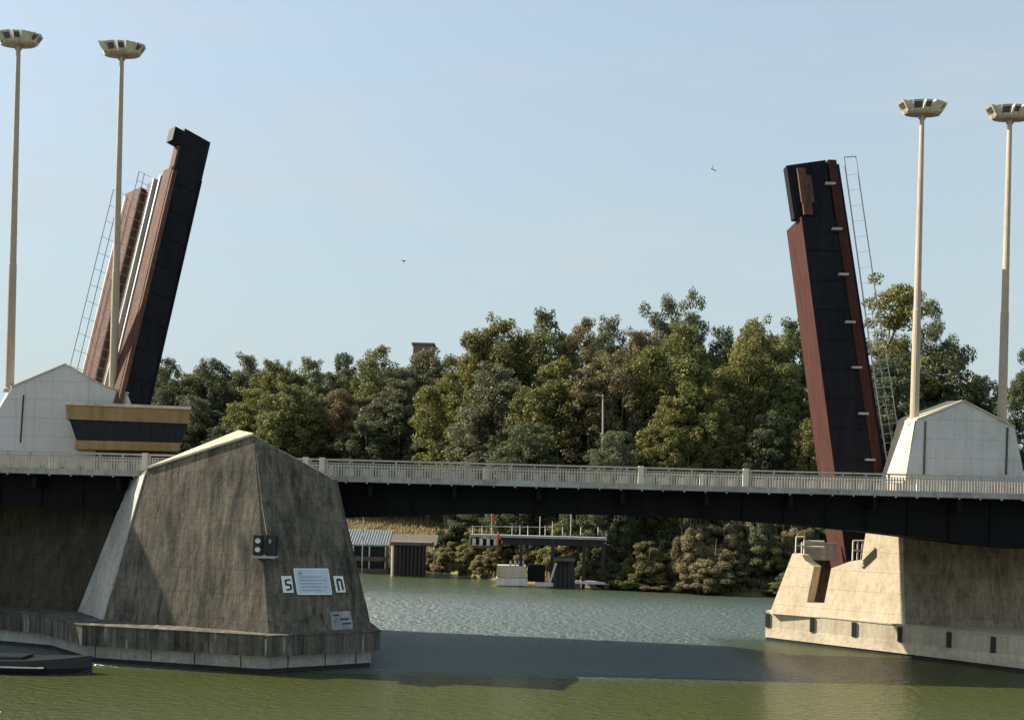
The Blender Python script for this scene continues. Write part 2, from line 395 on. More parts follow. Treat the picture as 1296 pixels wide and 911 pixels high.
# ------------------------------------------------------------------ front bridge (lowered span)
YD0, YD1 = 67.2, 78.8
ZT = 12.70
br = thing('bridge', (7, 70.5, 0), 'lowered grey bridge span crossing the whole river with white railings', 'bridge')
mb = MB(); mb.box(-95, 110, YD0, YD1, ZT-0.24, ZT)
for i in range(-60, 70):                       # drain spouts along the edge
    x = i*1.5+0.4; mb.box(x, x+0.10, YD0-0.05, YD0+0.1, ZT-0.36, ZT-0.2)
part('deck_slab', mb, M['deck_conc'], br)
mb = MB(); mb.box(-95, 110, YD0+2.2, YD1-2.2, ZT+0.004, ZT+0.06); part('road_surface', mb, M['asphalt'], br)
def soffit(X): return max(10.0 if X < -20 else 8.9, 10.57 - 0.72*((X-7)/19.0)**2)
for (ya, yb) in ((68.9, 71.6), (74.2, 77.0)):
    mb = MB(); X = -60.0; pts = []
    xs_ = list(np.arange(-60, 75.1, 1.5))
    top = [(x, ya, ZT-0.243) for x in xs_]; bot = [(x, ya, soffit(x)) for x in xs_]
    for i in range(len(xs_)-1):
        pass
    n = len(xs_)
    for x in xs_:
        mb.v += [Vector((x, ya, ZT-0.243)), Vector((x, yb, ZT-0.243)), Vector((x, yb, soffit(x))), Vector((x, ya, soffit(x)))]
    for i in range(n-1):
        for j in range(4):
            mb.f.append([4*i+j, 4*i+(j+1) % 4, 4*i+4+(j+1) % 4, 4*i+4+j])
    mb.f.append([0,1,2,3]); mb.f.append([4*n-4,4*n-3,4*n-2,4*n-1])
    for x in np.arange(-58, 74, 3.0):          # web stiffeners
        mb.box(x, x+0.12, ya-0.14, ya+0.02, soffit(x)+0.15, ZT-0.5)
    part('girder', mb, M['girder'], br)
for x in np.arange(-58, 74, 6.0): mb = MB(); mb.box(x, x+0.3, YD0+0.4, YD1-0.4, ZT-1.25, ZT-0.246); part('cross_beam', mb, M['girder'], br)

def railing(Y, wide_posts):
    rl = MB(); rl.box(-95, 110, Y-0.09, Y+0.09, ZT+1.24, ZT+1.36); rl.box(-95, 110, Y-0.05, Y+0.05, ZT+1.06, ZT+1.11)
    r = part('railing', rl, M['rail'], br)
    kb = MB(); kb.box(-95, 110, Y-0.16, Y+0.16, ZT+0.003, ZT+0.16); part('kerb', kb, M['deck_conc'], r)
    edges = [-45] + wide_posts + [55]
    for i, x in enumerate(wide_posts):
        p = MB(); p.box(x-0.19, x+0.19, Y-0.15, Y+0.15, ZT+0.165, ZT+1.43); part('post', p, M['whitep'], r, bevel=0.02)
    for a, b_ in zip(edges, edges[1:]):
        q = MB(); x = a+0.34; k = 0
        while x < b_-0.3:
            wdt = 0.07 if k % 8 == 0 else 0.05
            q.box(x-wdt, x+wdt, Y-0.03, Y+0.03, ZT+0.162, ZT+1.058 if k % 8 else ZT+1.238); x += 0.205; k += 1
        part('balusters', q, M['rail'], r)
pxs = [-28, 182, 386, 407, 812, 945]
railing(YD0+0.2, [P(x, 590, YD0).x for x in pxs])
railing(YD1-0.2, [-38, -20, -2, 16, 34, 50])

# ------------------------------------------------------------------ left front pier
ZC, ZF, ZW = 2.45, 1.15, 0.28      # collar top, footing top, tide line top
lp = thing('bridge_pier', (P(300,850,66).x, 66, 0), 'brown stained sloping concrete pier carrying the white notice boards', 'bridge pier')
b1 = PX(340, 806, 60.5, ZC); b0 = PX(131, 800, 65.2, ZC); t1 = P(321, 551, 63.0)
plF = plane(b0, b1, t1)
t0 = PP(186, 594, plF)
b2 = PX(470, 803, 64.6, ZC)
plR = plane(b1, t1, b2)
t2 = PP(421, 606, plR)
print('t0', t0, 't2', t2, 'b0', b0, 'b1', b1, 't1', t1)
# rear edge of the wall that rises in front of the deck
t1b = PP(309, 540, plane(Vector((0,67,0)), Vector((1,67,0)), Vector((0,67,1))))
tb0 = Vector((t0.x+0.1, max(67.13, t0.y+0.3), t0.z+0.15)); t1b = Vector((t1.x-1.2, t1.y+0.75, t1.z+0.25)); t2b = Vector((t2.x+0.02, 67.13, t2.z))
lb = PX(100, 792, 69.5, ZC); lt = Vector((P(167,602,69.0).x, 69.0, 12.2))
mb = MB()
t2r = Vector((t2.x, max(t2.y, 63.9), t2.z))
zb = 12.25
# lower body below the deck, with the wedge above as one shell
wl0 = PX(-90, 790, 72.0, ZC)
mb = MB(); mb.loft([wl0, lb+Vector((-0.1,0.3,0)), lb+Vector((-0.1,9,0)), wl0+Vector((0,8,0))], [Vector((wl0.x,73.6,10.2)), Vector((lt.x-0.1,71.2,10.2)), Vector((lt.x-0.1,78,10.2)), Vector((wl0.x,79,10.2))])
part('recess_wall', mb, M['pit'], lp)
bk0 = Vector((lb.x-0.4, 82, ZC)); bk2 = Vector((b2.x-3.0, 82, ZC))
tk0 = Vector((lt.x, 79, 9.3)); tk2 = Vector((t2.x-3.0, 79, 9.3))
lt2 = Vector((lt.x, 66, 9.3)); t2l = b2.lerp(t2, (9.3-b2.z)/(t2.z-b2.z)); 
V = [b0,b1,b2,bk2,bk0,lb, t0,t1,t2, tb0,t1b,t2b, tk2,tk0, lt]
mb.v = [Vector(v) for v in V]
mb.f = [[0,1,7,6],[1,2,8,7],[6,7,10,9],[7,8,11,10],[2,3,12],[2,12,11,8],[0,6,5],[5,6,14],[6,9,14],[5,14,13,4],[14,9,13],[9,10,11],[9,11,12,13],[12,3,4,13],[0,5,4,3,2,1]]
part('tower_body', mb, M['pier_brown'], lp)
mb = MB(); of_ = Vector((-0.10,-0.02,0)); q_ = [b0+of_*0.3, lb+of_*0.3, lt+of_*0.3, t0+of_*0.3+Vector((0,0,-0.3))]
for tri in ((0,1,3),(1,2,3)):
    pass
mb.v = [p for p in q_]+[p+of_ for p in q_]; mb.f = [[0,3,1],[1,3,2],[4,5,7],[5,6,7],[0,1,5,4],[1,2,6,5],[2,3,7,6],[3,0,4,7]]
part('side_facing', mb, M['footing'], lp)
# pale coping on the sloping top
n_ = (t1-t0).normalized(); up = Vector((0,0,1))
mb = MB(); o1 = Vector((0,-0.10,0)); mb.loft([t0+o1, t1+o1+n_*0.05, t1b, tb0], [p+Vector((-0.04,0,0.14)) for p in (t0+o1, t1+o1+n_*0.05, t1b, tb0)])
part('coping', mb, M['coping'], lp)
def ring(pts, z0, z1): m_ = MB(); m_.prism([Vector((p.x,p.y,z0)) for p in pts], (0,0,z1-z0)); return m_
def inset(pts, c, d): return [p + (c-p).normalized()*d for p in pts]
def jag(pts): return pts
cpl = [PZ(-60, 823), PZ(60, 842), PZ(112, 851), PZ(342, 855), PZ(482, 850)]
cp = [Vector((P(-70,800,70.4).x,70.4,0)), Vector((P(50,800,67.4).x,67.4,0)), Vector((P(104,800,62.3).x,62.3,0)), Vector((P(342,806,59.7).x,59.7,0)), Vector((P(481,805,63.4).x,63.4,0)),
      Vector((P(476,805,68).x-0.6,68,0)), Vector((-12.6,83,0)), Vector((-44,83,0))]
part('collar', ring(cp, ZF, ZC), M['pier_collar'], lp)
fc = Vector((-22, 72, 0)); fp = inset(cp, fc, 0.75)
part('footing', ring(fp, ZW, ZF-0.003), M['footing'], lp)
part('wet_base', ring(inset(fp, fc, 0.12), -2, ZW-0.003), M['tide'], lp)
def ribs_on(a, b_, xs_px_frac, z0, z1, wd, dp):
    out = []; d = (b_-a).normalized(); nrm = Vector((d.y, -d.x, 0))
    for fr in xs_px_frac:
        m_ = MB(); out.append(m_); c = a.lerp(b_, fr); m_.obox(c + Vector((0,0,z0)) - d*wd/2 - nrm*0.05, d*wd, nrm*(dp+0.05), Vector((0,0,z1-z0)))
    return out
# expansion joints and ribs of the collar
for a, b_, fr in ((cp[2], cp[3], (0.02,0.5,0.78,0.98)), (cp[3], cp[4], (0.3,0.66,0.97)), (cp[1], cp[2], (0.3,0.7)), (cp[0], cp[1], (0.5,0.8))):
    for q in ribs_on(a, b_, fr, ZF+0.02, ZC-0.18, 0.16, 0.09): part('rib', q, M['pier_collar'], lp)
for a, b_, fr in ((fp[2], fp[3], (0.02,0.35,0.6,0.86)), (fp[3], fp[4], (0.2,0.55,0.85))):
    for q in ribs_on(a, b_, fr, ZW+0.02, ZF-0.02, 0.07, 0.012): part('joint_strip', q, M['tide'], lp)
mb = MB(); mb.prism([p+Vector((0,0,ZC+0.002)) for p in inset(cp, fc, -0.08)], (0,0,0.07)); part('collar_lip', mb, M['pier_collar'], lp)

# signs on the shaded right face
dirR = (b2-b1).normalized(); nR = plR[1] if plR[1].dot(CAM-b1) > 0 else -plR[1]
def panel(px, off=0.05, th=0.06):
    pts = [PP(x, y, plR)+nR*off for x, y in px]; m_ = MB(); m_.prism(pts, nR*th); return m_
def bar(p, q, wd, off): # stroke on the face between two photo points
    a, c = PP(*p, plR)+nR*off, PP(*q, plR)+nR*off; d = (c-a).normalized(); s_ = d.cross(nR).normalized()*wd/2
    m_ = MB(); m_.prism([a-s_, c-s_, c+s_, a+s_], nR*0.012); return m_
def merge(*ms):
    r = MB()
    for q in ms: n0 = len(r.v); r.v += q.v; r.f += [[i+n0 for i in f] for f in q.f]
    return r
sg = thing('notice_board', PP(396,752,plR), 'large pale blue rectangular notice board with faint lines of text', 'sign')
part('panel', panel([(371,720),(414,720),(419,752),(376,752)]), M['board'], sg)
part('frame', merge(bar((371,720),(414,720),0.07,0.112), bar((414,720),(419,752),0.07,0.112), bar((419,752),(376,752),0.07,0.112), bar((376,752),(371,720),0.07,0.112)), M['white'], sg)
lines = [bar((376+i*0.9+1.5,730.0+i*4.2),(411+i*0.7-(0 if i % 2 else 5),730.0+i*4.2),0.07,0.112) for i in range(5)]
lines.append(bar((378.5,723),(378.9,727.5),0.26,0.112))
part('lettering', merge(*lines), M['ink'], sg)
sg = thing('square_sign', PP(363,750,plR), 'small white square sign with black zigzag mark left of the pale board', 'sign', 'small square signs on the pier')
part('panel', panel([(355,729),(368,729),(371,750),(358,750)]), M['white'], sg)
part('symbol', merge(bar((367,733.5),(360,734.5),0.12,0.112), bar((360.3,734),(361,739.5),0.12,0.112), bar((360.5,739.5),(367.5,740.5),0.14,0.112), bar((367,740.3),(368,745.6),0.12,0.112), bar((368,745.5),(361.5,746.5),0.12,0.112)), M['black'], sg)
sg = thing('square_sign', PP(429,750,plR), 'small white square sign with black arch mark right of the pale board', 'sign', 'small square signs on the pier')
part('panel', panel([(421,729),(433,729),(437,749.5),(425,749.5)]), M['white'], sg)
part('symbol', merge(bar((425.5,734),(428.5,747.5),0.14,0.112), bar((425,733.5),(430.5,733.5),0.16,0.112), bar((430.5,733.5),(433.5,746.5),0.14,0.112)), M['black'], sg)
sg = thing('faded_sign', PP(432,797,plR), 'faded flaking whitish panel low on the dark pier face', 'sign')
part('panel', panel([(416,774),(443,773),(447,796),(420,797)], 0.03, 0.03), M['fade'], sg)
part('marks', merge(bar((430,783.5),(441,783),0.12,0.062), bar((433,789),(444,788.5),0.10,0.062), bar((421,778.5),(428,778),0.09,0.062)), M['black'], sg)
# signal box on the front edge
c = PP(334, 690, plF); c = c.lerp(CAM, 0.012)
tl = thing('signal_box', c + Vector((0,0,-0.75)), 'black signal box with two pale lenses on the pier edge', 'traffic signal')
k = scale(c.y)
mb = MB(); mb.box(c.x-13*k, c.x-2*k, c.y-0.15, c.y+0.4, c.z-13*k, c.z+13*k); part('housing', mb, M['black'], tl, bevel=0.02)
mb = MB(); mb.box(c.x+0.5*k, c.x+14*k, c.y+0.25, c.y+0.7, c.z-13*k, c.z+13*k); part('housing', mb, M['black'], tl, bevel=0.02)
for dz in (6, -5):
    mb = MB(); mb.tube([(c.x-7*k, c.y-0.14, c.z+dz*k), (c.x-7*k, c.y-0.20, c.z+dz*k)], 0.17, 14); part('lens', mb, M['white'], tl)
    mb = MB(); mb.box(c.x-11*k, c.x-3*k, c.y-0.42, c.y-0.152, c.z+dz*k+0.2, c.z+dz*k+0.24); part('visor', mb, M['black'], tl)
mb = MB(); mb.box(c.x+5*k, c.x+8*k, c.y+0.20, c.y+0.248, c.z+3*k, c.z+8*k); part('mark', mb, M['ink'], tl)
mb = MB(); top_ = PP(325, 575, plF); mb.tube([Vector((c.x+0.1, c.y+0.3, c.z+12*k)), PP(332,640,plF)+Vector((0,-0.05,0)), top_+Vector((0,-0.05,0))], 0.022, 6); part('conduit', mb, M['lampdark'], tl)
mb = MB(); mb.box(c.x-14*k, c.x+15*k, c.y-0.25, c.y+0.9, c.z-16*k, c.z-13.2*k); part('bracket', mb, M['steel'], tl)

# ------------------------------------------------------------------ left gabled tower behind the deck
YT = 82.2; PHI = R(33); back = Vector((-math.sin(PHI), math.cos(PHI), 0))
gt = thing('bridge_tower', (P(80,600,YT).x, YT+1, 0), 'grey gabled concrete tower behind the control cabin, at far left', 'bridge tower')
g = [(-34,590),(-6,525),(16,489),(82,461),(132,489),(161,498),(185,560),(190,590)]
mb = MB(); mb.prism([P(x,y,YT) for x, y in g], back*3.4); part('tower_body', mb, M['tower_grey'], gt)
g = [(-110,820),(-34,590.2),(190,590.2),(205,820)]
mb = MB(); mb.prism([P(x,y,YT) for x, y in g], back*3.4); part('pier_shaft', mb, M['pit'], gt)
for a, c_, nm in (((14,490),(82,461.5),1), ((82,461.5),(133,489.5),1), ((133,489.5),(163,498.5),1)):
    A, B = P(*a, YT)+Vector((0,0,0.02)), P(*c_, YT)+Vector((0,0,0.02))
    mb = MB(); f_ = -back*0.14; mb.loft([A+f_, B+f_, B+back*3.5, A+back*3.5], [p+Vector((0,0,0.10)) for p in (A+f_, B+f_, B+back*3.5, A+back*3.5)])
    part('coping', mb, M['coping'], gt)
mb = MB()
for x0 in (30, ):
    A, B = P(x0, 500, YT)-Vector((0,0.02,0)), P(x0-4, 560, YT)-Vector((0,0.02,0))
    mb.tube([A, B], 0.07, 6)
part('drain_pipe', mb, M['tide'], gt)

# control cabin
YCB = 80.2
cb = thing('control_cabin', (P(162,600,79).x, 79, 0), 'ochre bridge control cabin with a dark band of slanted windows', 'cabin')
def slab(px4, y0, depth, mat, nm, parent, bev=0):
    mb = MB(); mb.prism([P(x, y, y0) for x, y in px4], (-depth*0.35, depth, 0)); return part(nm, mb, mat, parent, bevel=bev)
slab([(84,530),(238,536),(241,517),(83,511)], YCB-0.5, 3.6, M['ochre'], 'roof_fascia', cb)
slab([(82,512),(242,518),(242,514.5),(82,508)], YCB-0.62, 3.9, M['coping'], 'roof_edge', cb)
wd = slab([(97,556.5),(230,560),(237.5,535.5),(88,529.5)], YCB-0.2, 3.2, M['glass'], 'windows', cb)
for fr in (0.0, 0.115, 0.23, 0.345, 0.46, 0.575, 0.69, 0.80, 0.90, 1.0):
    a = P(97+133*fr, 556.5+3.5*fr, YCB-0.24); c_ = P(88+149.5*fr, 530+6*fr, YCB-0.24)
    mb = MB(); mb.tube([a, c_], 0.035, 6); part('mullion', mb, M['darkwood'], wd)
slab([(94,568),(226,571),(229,560.3),(95,556.8)], YCB-0.35, 3.2, M['ochre'], 'floor_fascia', cb)
mb = MB(); a = P(110, 600, YCB+1); c_ = P(222, 600, YCB+1)
mb.box(a.x+1, c_.x-0.2, YCB+0.3, YCB+2.6, 2, P(160,568,YCB).z); part('stem', mb, M['pit'], cb)

# hidden deck and wall added behind the tower to block sky light
ab = thing('sky_blocker_deck', (-62, 90, 0), 'added rear deck behind the grey gabled tower, blocking sky light', 'light blocker')
mb = MB(); mb.box(-110, -41, 85.6, 97, 11.2, 12.3); part('deck_slab', mb, M['deck_conc'], ab)
mb = MB(); mb.box(-110, -46, 96, 98, -2, 11.19); part('sky_blocker_wall', mb, M['pit'], ab)
# ------------------------------------------------------------------ raised leaves
def leaf_frame(base, ahead, beta):
    e = Vector(ahead).normalized(); a = Vector((0,0,1))*math.cos(beta) + e*math.sin(beta); n = -e*math.cos(beta) + Vector((0,0,1))*math.sin(beta)
    return a, n
# left leaf: deck faces left, dark side faces the viewer
phi = R(47); e = Vector((math.cos(phi), math.sin(phi), 0)); h = Vector((-math.sin(phi), math.cos(phi), 0))
YL = 84.0
top_edge = P(265, 165, YL); bot_edge = P(190, 512, YL)
dirv = top_edge-bot_edge
beta = math.atan2(dirv.x/math.cos(phi), dirv.z); print('left beta', math.degrees(beta))
def aim(bt):     # lean that brings the leaf's edge over the same slope as in the photo
    a_, _ = leaf_frame(None, e, bt); q = bot_edge + a_*34; k_ = top_edge-CAM
    return (q.x/q.y) - (top_edge.x + (q.z-top_edge.z)/(top_edge.z-bot_edge.z)*(top_edge.x-bot_edge.x))/top_edge.y
lo_, hi_ = 0.0, 0.6
for _ in range(40):
    md = (lo_+hi_)/2
    if aim(md) > 0: hi_ = md
    else: lo_ = md
beta = md
a, n = leaf_frame(None, e, beta)
# right-hand edge of the side = underside; n=0 there, deck at n=D
O = bot_edge - Vector((0,0,0)); D = 2.75
def L(s, nn, t_): return O + h*s + n*nn + a*t_
tz = lambda z: (z-O.z)/a.z
Lm = tz(P(205,213,YL).z); Ln = tz(P(250,160,YL).z)
ll = thing('bascule_leaf', L(0,0,tz(6)), 'raised left bridge leaf leaning right, with brown deck strips and dark side', 'bridge leaf', 'raised bascule leaves')
tb = tz(14.5)
def lbox(s0, s1, n0, n1, t0_, t1_): m_ = MB(); m_.obox(L(s0,n0,t0_), h*(s1-s0), n*(n1-n0), a*(t1_-t0_)); return m_
part('girder', lbox(0, 1.0, 0, D, tb, Lm), M['leaf_dark'], ll)
for t_ in np.arange(tb+1.5, Lm-0.8, 2.6): part('stiffener', lbox(-0.06, -0.002, 0.14, D-0.3, t_, t_+0.07), M['leaf_dark'], ll)
part('flange', lbox(-0.12,-0.002,0,0.12,tb,Lm), M['leaf_dark'], ll)
part('soffit_plate', lbox(1.003, 8.6, 0.3, 1.6, tb, Lm-0.3), M['leaf_dark'], ll)
part('nose', merge(lbox(0, 1.0, 0, D-0.15, Lm+0.003, Ln), lbox(-0.02, 1.1, D-0.9, D+0.75, Ln-1.6, Ln-0.3)), M['leaf_dark'], ll)
part('nose_plate', lbox(0.05, 0.95, D-0.147, D+0.05, Lm+0.1, Ln-1.75), M['leaf_brown'], ll)
part('deck_strip', lbox(-0.02, 1.5, D+0.003, D+0.22, tb, Lm-0.1), M['leaf_brown'], ll)
part('deck_strip', lbox(-0.35, -0.023, D-0.2, D+0.18, tb, Lm-0.4), M['leaf_brown'], ll)
part('roadway', lbox(1.503, 5.4, 1.7, D-0.25, tb, Lm-0.25), M['timber'], ll)
part('deck_strip', lbox(5.6, 8.6, 1.7, D+0.25, tb, Lm-0.8), M['leaf_brown'], ll)
part('track', merge(lbox(2.2, 2.45, D-0.247, D+0.1, tb, Lm-0.3), lbox(3.5, 3.75, D-0.247, D+0.1, tb, Lm-0.3)), M['steel'], ll)
def rails_leaf(s_, n0, hgt, parent, t_hi, fn, every=1.3):
    m_ = MB()
    for hh in (hgt, hgt*0.55): m_.tube([fn(s_, n0+hh, tb), fn(s_, n0+hh, t_hi)], 0.04, 6)
    t_ = t_hi
    while t_ > tb: m_.tube([fn(s_, n0, t_), fn(s_, n0+hgt, t_)], 0.022, 5); t_ -= every
    return part('walkway_railing', m_, M['steel'], parent)
rails_leaf(5.0, D-0.2, 1.15, ll, Lm+0.3, L, 0.9)
rails_leaf(8.75, D-0.1, 1.5, ll, Lm-0.9, L, 1.6)
part('walkway', lbox(8.603, 9.3, D-0.3, D+0.05, tb, Lm-0.9), M['steel'], ll)

# right leaf: red underside faces the channel, dark side faces the viewer
YR = 83.4
pA, pB = P(1015,273,YR), P(1066,664,YR); qA, qB = P(1062,204,YR), P(1121,590,YR)
def on_line(A, B, z): k_ = (z-A.z)/(B.z-A.z); return A.lerp(B, k_)
zb_, zm, zn = 3.5, P(1004,274,YR).z, P(1030,205,YR).z
zn2 = P(1062,203,YR).z
rl_ = thing('bascule_leaf', (pB.x+2, YR+3, 4), 'raised right bridge leaf leaning left, with rust red underside and dark side', 'bridge leaf', 'raised bascule leaves')
A = Vector((0, 1, 0))
U0, U1 = on_line(pA,pB,zb_), on_line(pA,pB,zm)       # underside front edge, base and end of the main leaf
K0, K1 = on_line(qA,qB,zb_), on_line(qA,qB,zm)
side = lambda z, f: on_line(pA,pB,z).lerp(on_line(qA,qB,z), f)
mb = MB(); mb.loft([side(zb_,0), side(zb_,0.74), side(zb_,0.74)+A*4.2, side(zb_,0)+A*4.2], [side(zm,0), side(zm,0.74), side(zm,0.74)+A*4.2, side(zm,0)+A*4.2])
part('girder', mb, M['leaf_dark'], rl_)
mb = MB()   # underside plate, rust red
q = Vector((-0.10,0,0)); mb.loft([U0-A*0.06, U0+q-A*0.06, U0+q+A*4.3, U0+A*4.3], [U1-A*0.06, U1+q-A*0.06, U1+q+A*4.3, U1+A*4.3])
mb.v = [v - Vector((0.003,0,0)) for v in mb.v]
part('underside_plate', mb, M['leaf_red'], rl_)
mb = MB(); mb.loft([side(zm,-0.13)+A*0.5, side(zm,0.70)+A*0.02, side(zm,0.70)+A*1.6, side(zm,-0.13)+A*1.5], [side(zn,-0.15)+A*0.5+Vector((0,0,-0.2)), side(zn2,0.70)+A*0.02, side(zn2,0.70)+A*1.6, side(zn,-0.15)+A*1.5+Vector((0,0,-0.2))])
mb.v = [v+Vector((0,0,0.003)) for v in mb.v]
part('nose', mb, M['leaf_dark'], rl_)
def patch(f0, f1, z0, z1, off): 
    m_ = MB(); p = [side(z0,f0), side(z0,f1), side(z1,f1), side(z1,f0)]; m_.prism([x - A*off for x in p], A*0.3); return m_
zz = lambda y: P(1015, y, YR).z
part('nose_plate', merge(patch(0.03,0.31,zz(256),zz(222),0.12), patch(0.05,0.24,zz(271.5),zz(256),0.12), patch(0.03,0.20,zz(222),zz(213),0.12)), M['leaf_brown'], rl_)
mb = MB(); mb.loft([side(zb_,0.743)-A*0.1, side(zb_,0.93)-A*0.1, side(zb_,0.93)+A*4.2, side(zb_,0.743)+A*4.2], [side(zn2,0.743)-A*0.1, side(zn2,0.93)-A*0.1, side(zn2,0.93)+A*4.2, side(zn2,0.743)+A*4.2])
mb.v = [v+Vector((0.0,0,0)) for v in mb.v]
part('edge_beam', mb, M['leaf_red'], rl_)
mb = MB(); mb.loft([side(zb_,0.933)+A*0.1, side(zb_,1.0)+A*0.1, side(zb_,1.0)+A*4.0, side(zb_,0.933)+A*4.0], [side(zn2-0.3,0.933)+A*0.1, side(zn2-0.3,1.0)+A*0.1, side(zn2-0.3,1.0)+A*4.0, side(zn2-0.3,0.933)+A*4.0])
part('deck_plate', mb, M['leaf_dark'], rl_)
for z in np.arange(16.0, zm-0.8, 2.6):
    p, q = side(z,0.02), side(z,0.735); mb = MB(); mb.obox(p-A*0.06, q-p, A*0.057, Vector((0,0,0.07))); part('stiffener', mb, M['leaf_dark'], rl_)
for y in (234, 291, 348, 408, 465, 523, 581):
    z = P(1070, y, YR).z; p = side(z, 0.60); mb = MB(); mb.box(p.x, p.x+0.85, YR-0.35, YR-0.004, z-0.09, z+0.09); part('bracket', mb, M['steel'], rl_)
mb = MB()
rr0 = [P(1068,199,YR-0.3), P(1109,495,YR-0.3), P(1128,620,YR-0.3)]; rr1 = [P(1083,198,YR-0.3), P(1107,363,YR-0.3), P(1129,495,YR-0.3), P(1146,610,YR-0.3)]
mb.tube(rr0, 0.06, 6); mb.tube(rr1, 0.05, 6); mb.tube([rr0[0], rr1[0]], 0.05, 6)
def poly_at(pts, z):
    for p, q in zip(pts, pts[1:]):
        if q.z <= z <= p.z: return p.lerp(q, (z-p.z)/(q.z-p.z))
    return pts[-1]
z = rr0[0].z - 1.5
while z > 14:
    p, q = poly_at(rr0, z-0.1), poly_at(rr1, z+0.1); mb.tube([p, q], 0.012 if z > 30 else 0.03, 5); z -= 1.35 if z > 30 else 0.8
mid = [p.lerp(poly_at(rr1, p.z), 0.5) for p in (poly_at(rr0, 30.0), poly_at(rr0, 20), poly_at(rr0, 14.5))]
mb.tube(mid, 0.03, 5)
part('walkway_railing', mb, M['steel'], rl_)

# ------------------------------------------------------------------ right pier with gabled tower
rp = thing('bridge_pier', (P(1180,840,78).x, 78, 0), 'sunlit cream concrete pier with slotted side and grey gabled top', 'bridge pier')
c1 = PX(1146, 790, 74.9, ZC); c0 = PX(974, 776, 81.6, ZC); cT = P(1142, 673, 77.6)
plW = plane(c0, c1, cT)
wall = [(974,776),(1003,700),(1015,702),(1019,709),(1030,717),(1021,762),(1043,764),(1052,719),(1076,710),(1090,708),(1098,660),(1142,660),(1146,790)]
pts = [PP(x, y, plW) for x, y in wall]
nW = plW[1] if plW[1].dot(CAM-c1) > 0 else -plW[1]
inw = Vector((0.72, 0.69, 0))*1.3
mb = MB()
def tri_prism(pts, d):   # concave outline: split by hand into convex strips
    pass
outer = pts
grp = [[0,1,2,3,4,5], [0,5,6,12], [6,7,8,9,12], [9,10,11,12]]
n0 = 0
mb.v = [Vector(p) for p in outer] + [Vector(p)+inw for p in outer]; k = len(outer)
for gq in grp:
    mb.f.append(gq); mb.f.append([i+k for i in gq][::-1])
for i in range(k):
    j = (i+1) % k; mb.f.append([i, j, k+j, k+i])
part('channel_wall', mb, M['pier_cream'], rp)
# pit floor and rear blocks behind the wall
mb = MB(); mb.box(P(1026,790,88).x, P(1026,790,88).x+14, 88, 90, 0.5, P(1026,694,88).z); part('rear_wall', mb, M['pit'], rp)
# front face under the deck
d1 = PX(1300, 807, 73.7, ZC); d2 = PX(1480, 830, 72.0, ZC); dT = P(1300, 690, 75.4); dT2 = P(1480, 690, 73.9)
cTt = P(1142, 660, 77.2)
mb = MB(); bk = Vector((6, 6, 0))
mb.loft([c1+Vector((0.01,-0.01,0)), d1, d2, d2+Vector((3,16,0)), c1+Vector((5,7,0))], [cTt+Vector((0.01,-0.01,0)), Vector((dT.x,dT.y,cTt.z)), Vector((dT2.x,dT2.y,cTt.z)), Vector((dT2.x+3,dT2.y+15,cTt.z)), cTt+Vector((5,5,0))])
part('front_face', mb, M['pier_stain_shade'], rp)
# gabled tower
YG = 79.5
fr = [(1137,655),(1160,531),(1220,508),(1284,541),(1298,610),(1306,655)]
bkp = [(1102,655),(1139,531),(1199,509),(1260,541),(1275,610),(1283,655)]
mb = MB(); mb.loft([P(x,y,YG) for x, y in fr], [P(x,y,82.9) for x, y in bkp]); part('tower_body', mb, M['tower_grey'], rp)
mb = MB(); mb.prism([P(1140.5,648,YG)-Vector((0.06,0,0)), P(1159.5,531.5,YG)-Vector((0.06,0,0)), P(1138.5,531.5,82.9)-Vector((0.06,0,0)), P(1104,648,82.9)-Vector((0.06,0,0))], (-0.05,0,0)); part('side_facing', mb, M['coping'], rp)
for i in (1, 2):
    A_, B_ = P(*fr[i], YG), P(*fr[i+1], YG); A2, B2 = P(*bkp[i], 82.9), P(*bkp[i+1], 82.9)
    o = Vector((0,-0.14,0.004)); mb = MB(); mb.loft([A_+o, B_+o, B2+Vector((0,0,0.004)), A2+Vector((0,0,0.004))], [p+Vector((0,0,0.10)) for p in (A_+o, B_+o, B2, A2)]); part('coping', mb, M['coping'], rp)
mb = MB()
for x, y0_, y1_ in ((1171,533,600), (1275,541,600)):
    mb.tube([P(x,y0_,YG)-Vector((0,0.03,0)), P(x-2,y1_,YG)-Vector((0,0.03,0))], 0.09, 6)
part('drain_pipe', mb, M['pier_brown'], rp)
# collar, footing
cq = [PX(970,776,82.2,0), PX(1157,790,74.0,0), PX(1300,807,68.4,0), PX(1500,830,63.5,0), Vector((56,78,0)), Vector((46,90,0)), Vector((30,92,0))]
rc = Vector((38, 80, 0))
part('collar', ring(cq, ZF, ZC), M['collar_cream'], rp)
part('collar_lip', ring(inset(cq, rc, -0.06), ZC+0.002, ZC+0.1), M['collar_cream'], rp)
fq = inset(cq, rc, -0.05); part('footing', ring(fq, ZW, ZF-0.003), M['coping'], rp)
part('wet_base', ring(inset(fq, rc, 0.1), -2, ZW-0.003), M['tide'], rp)
for a_, b_, frs in ((cq[0], cq[1], (0.012,0.335,0.62,0.915)), (cq[1], cq[2], (0.33,0.72))):
    for q in ribs_on(a_, b_, frs, ZF+0.03, ZC-0.1, 0.34, 0.12): part('fender_block', q, M['black'], rp)
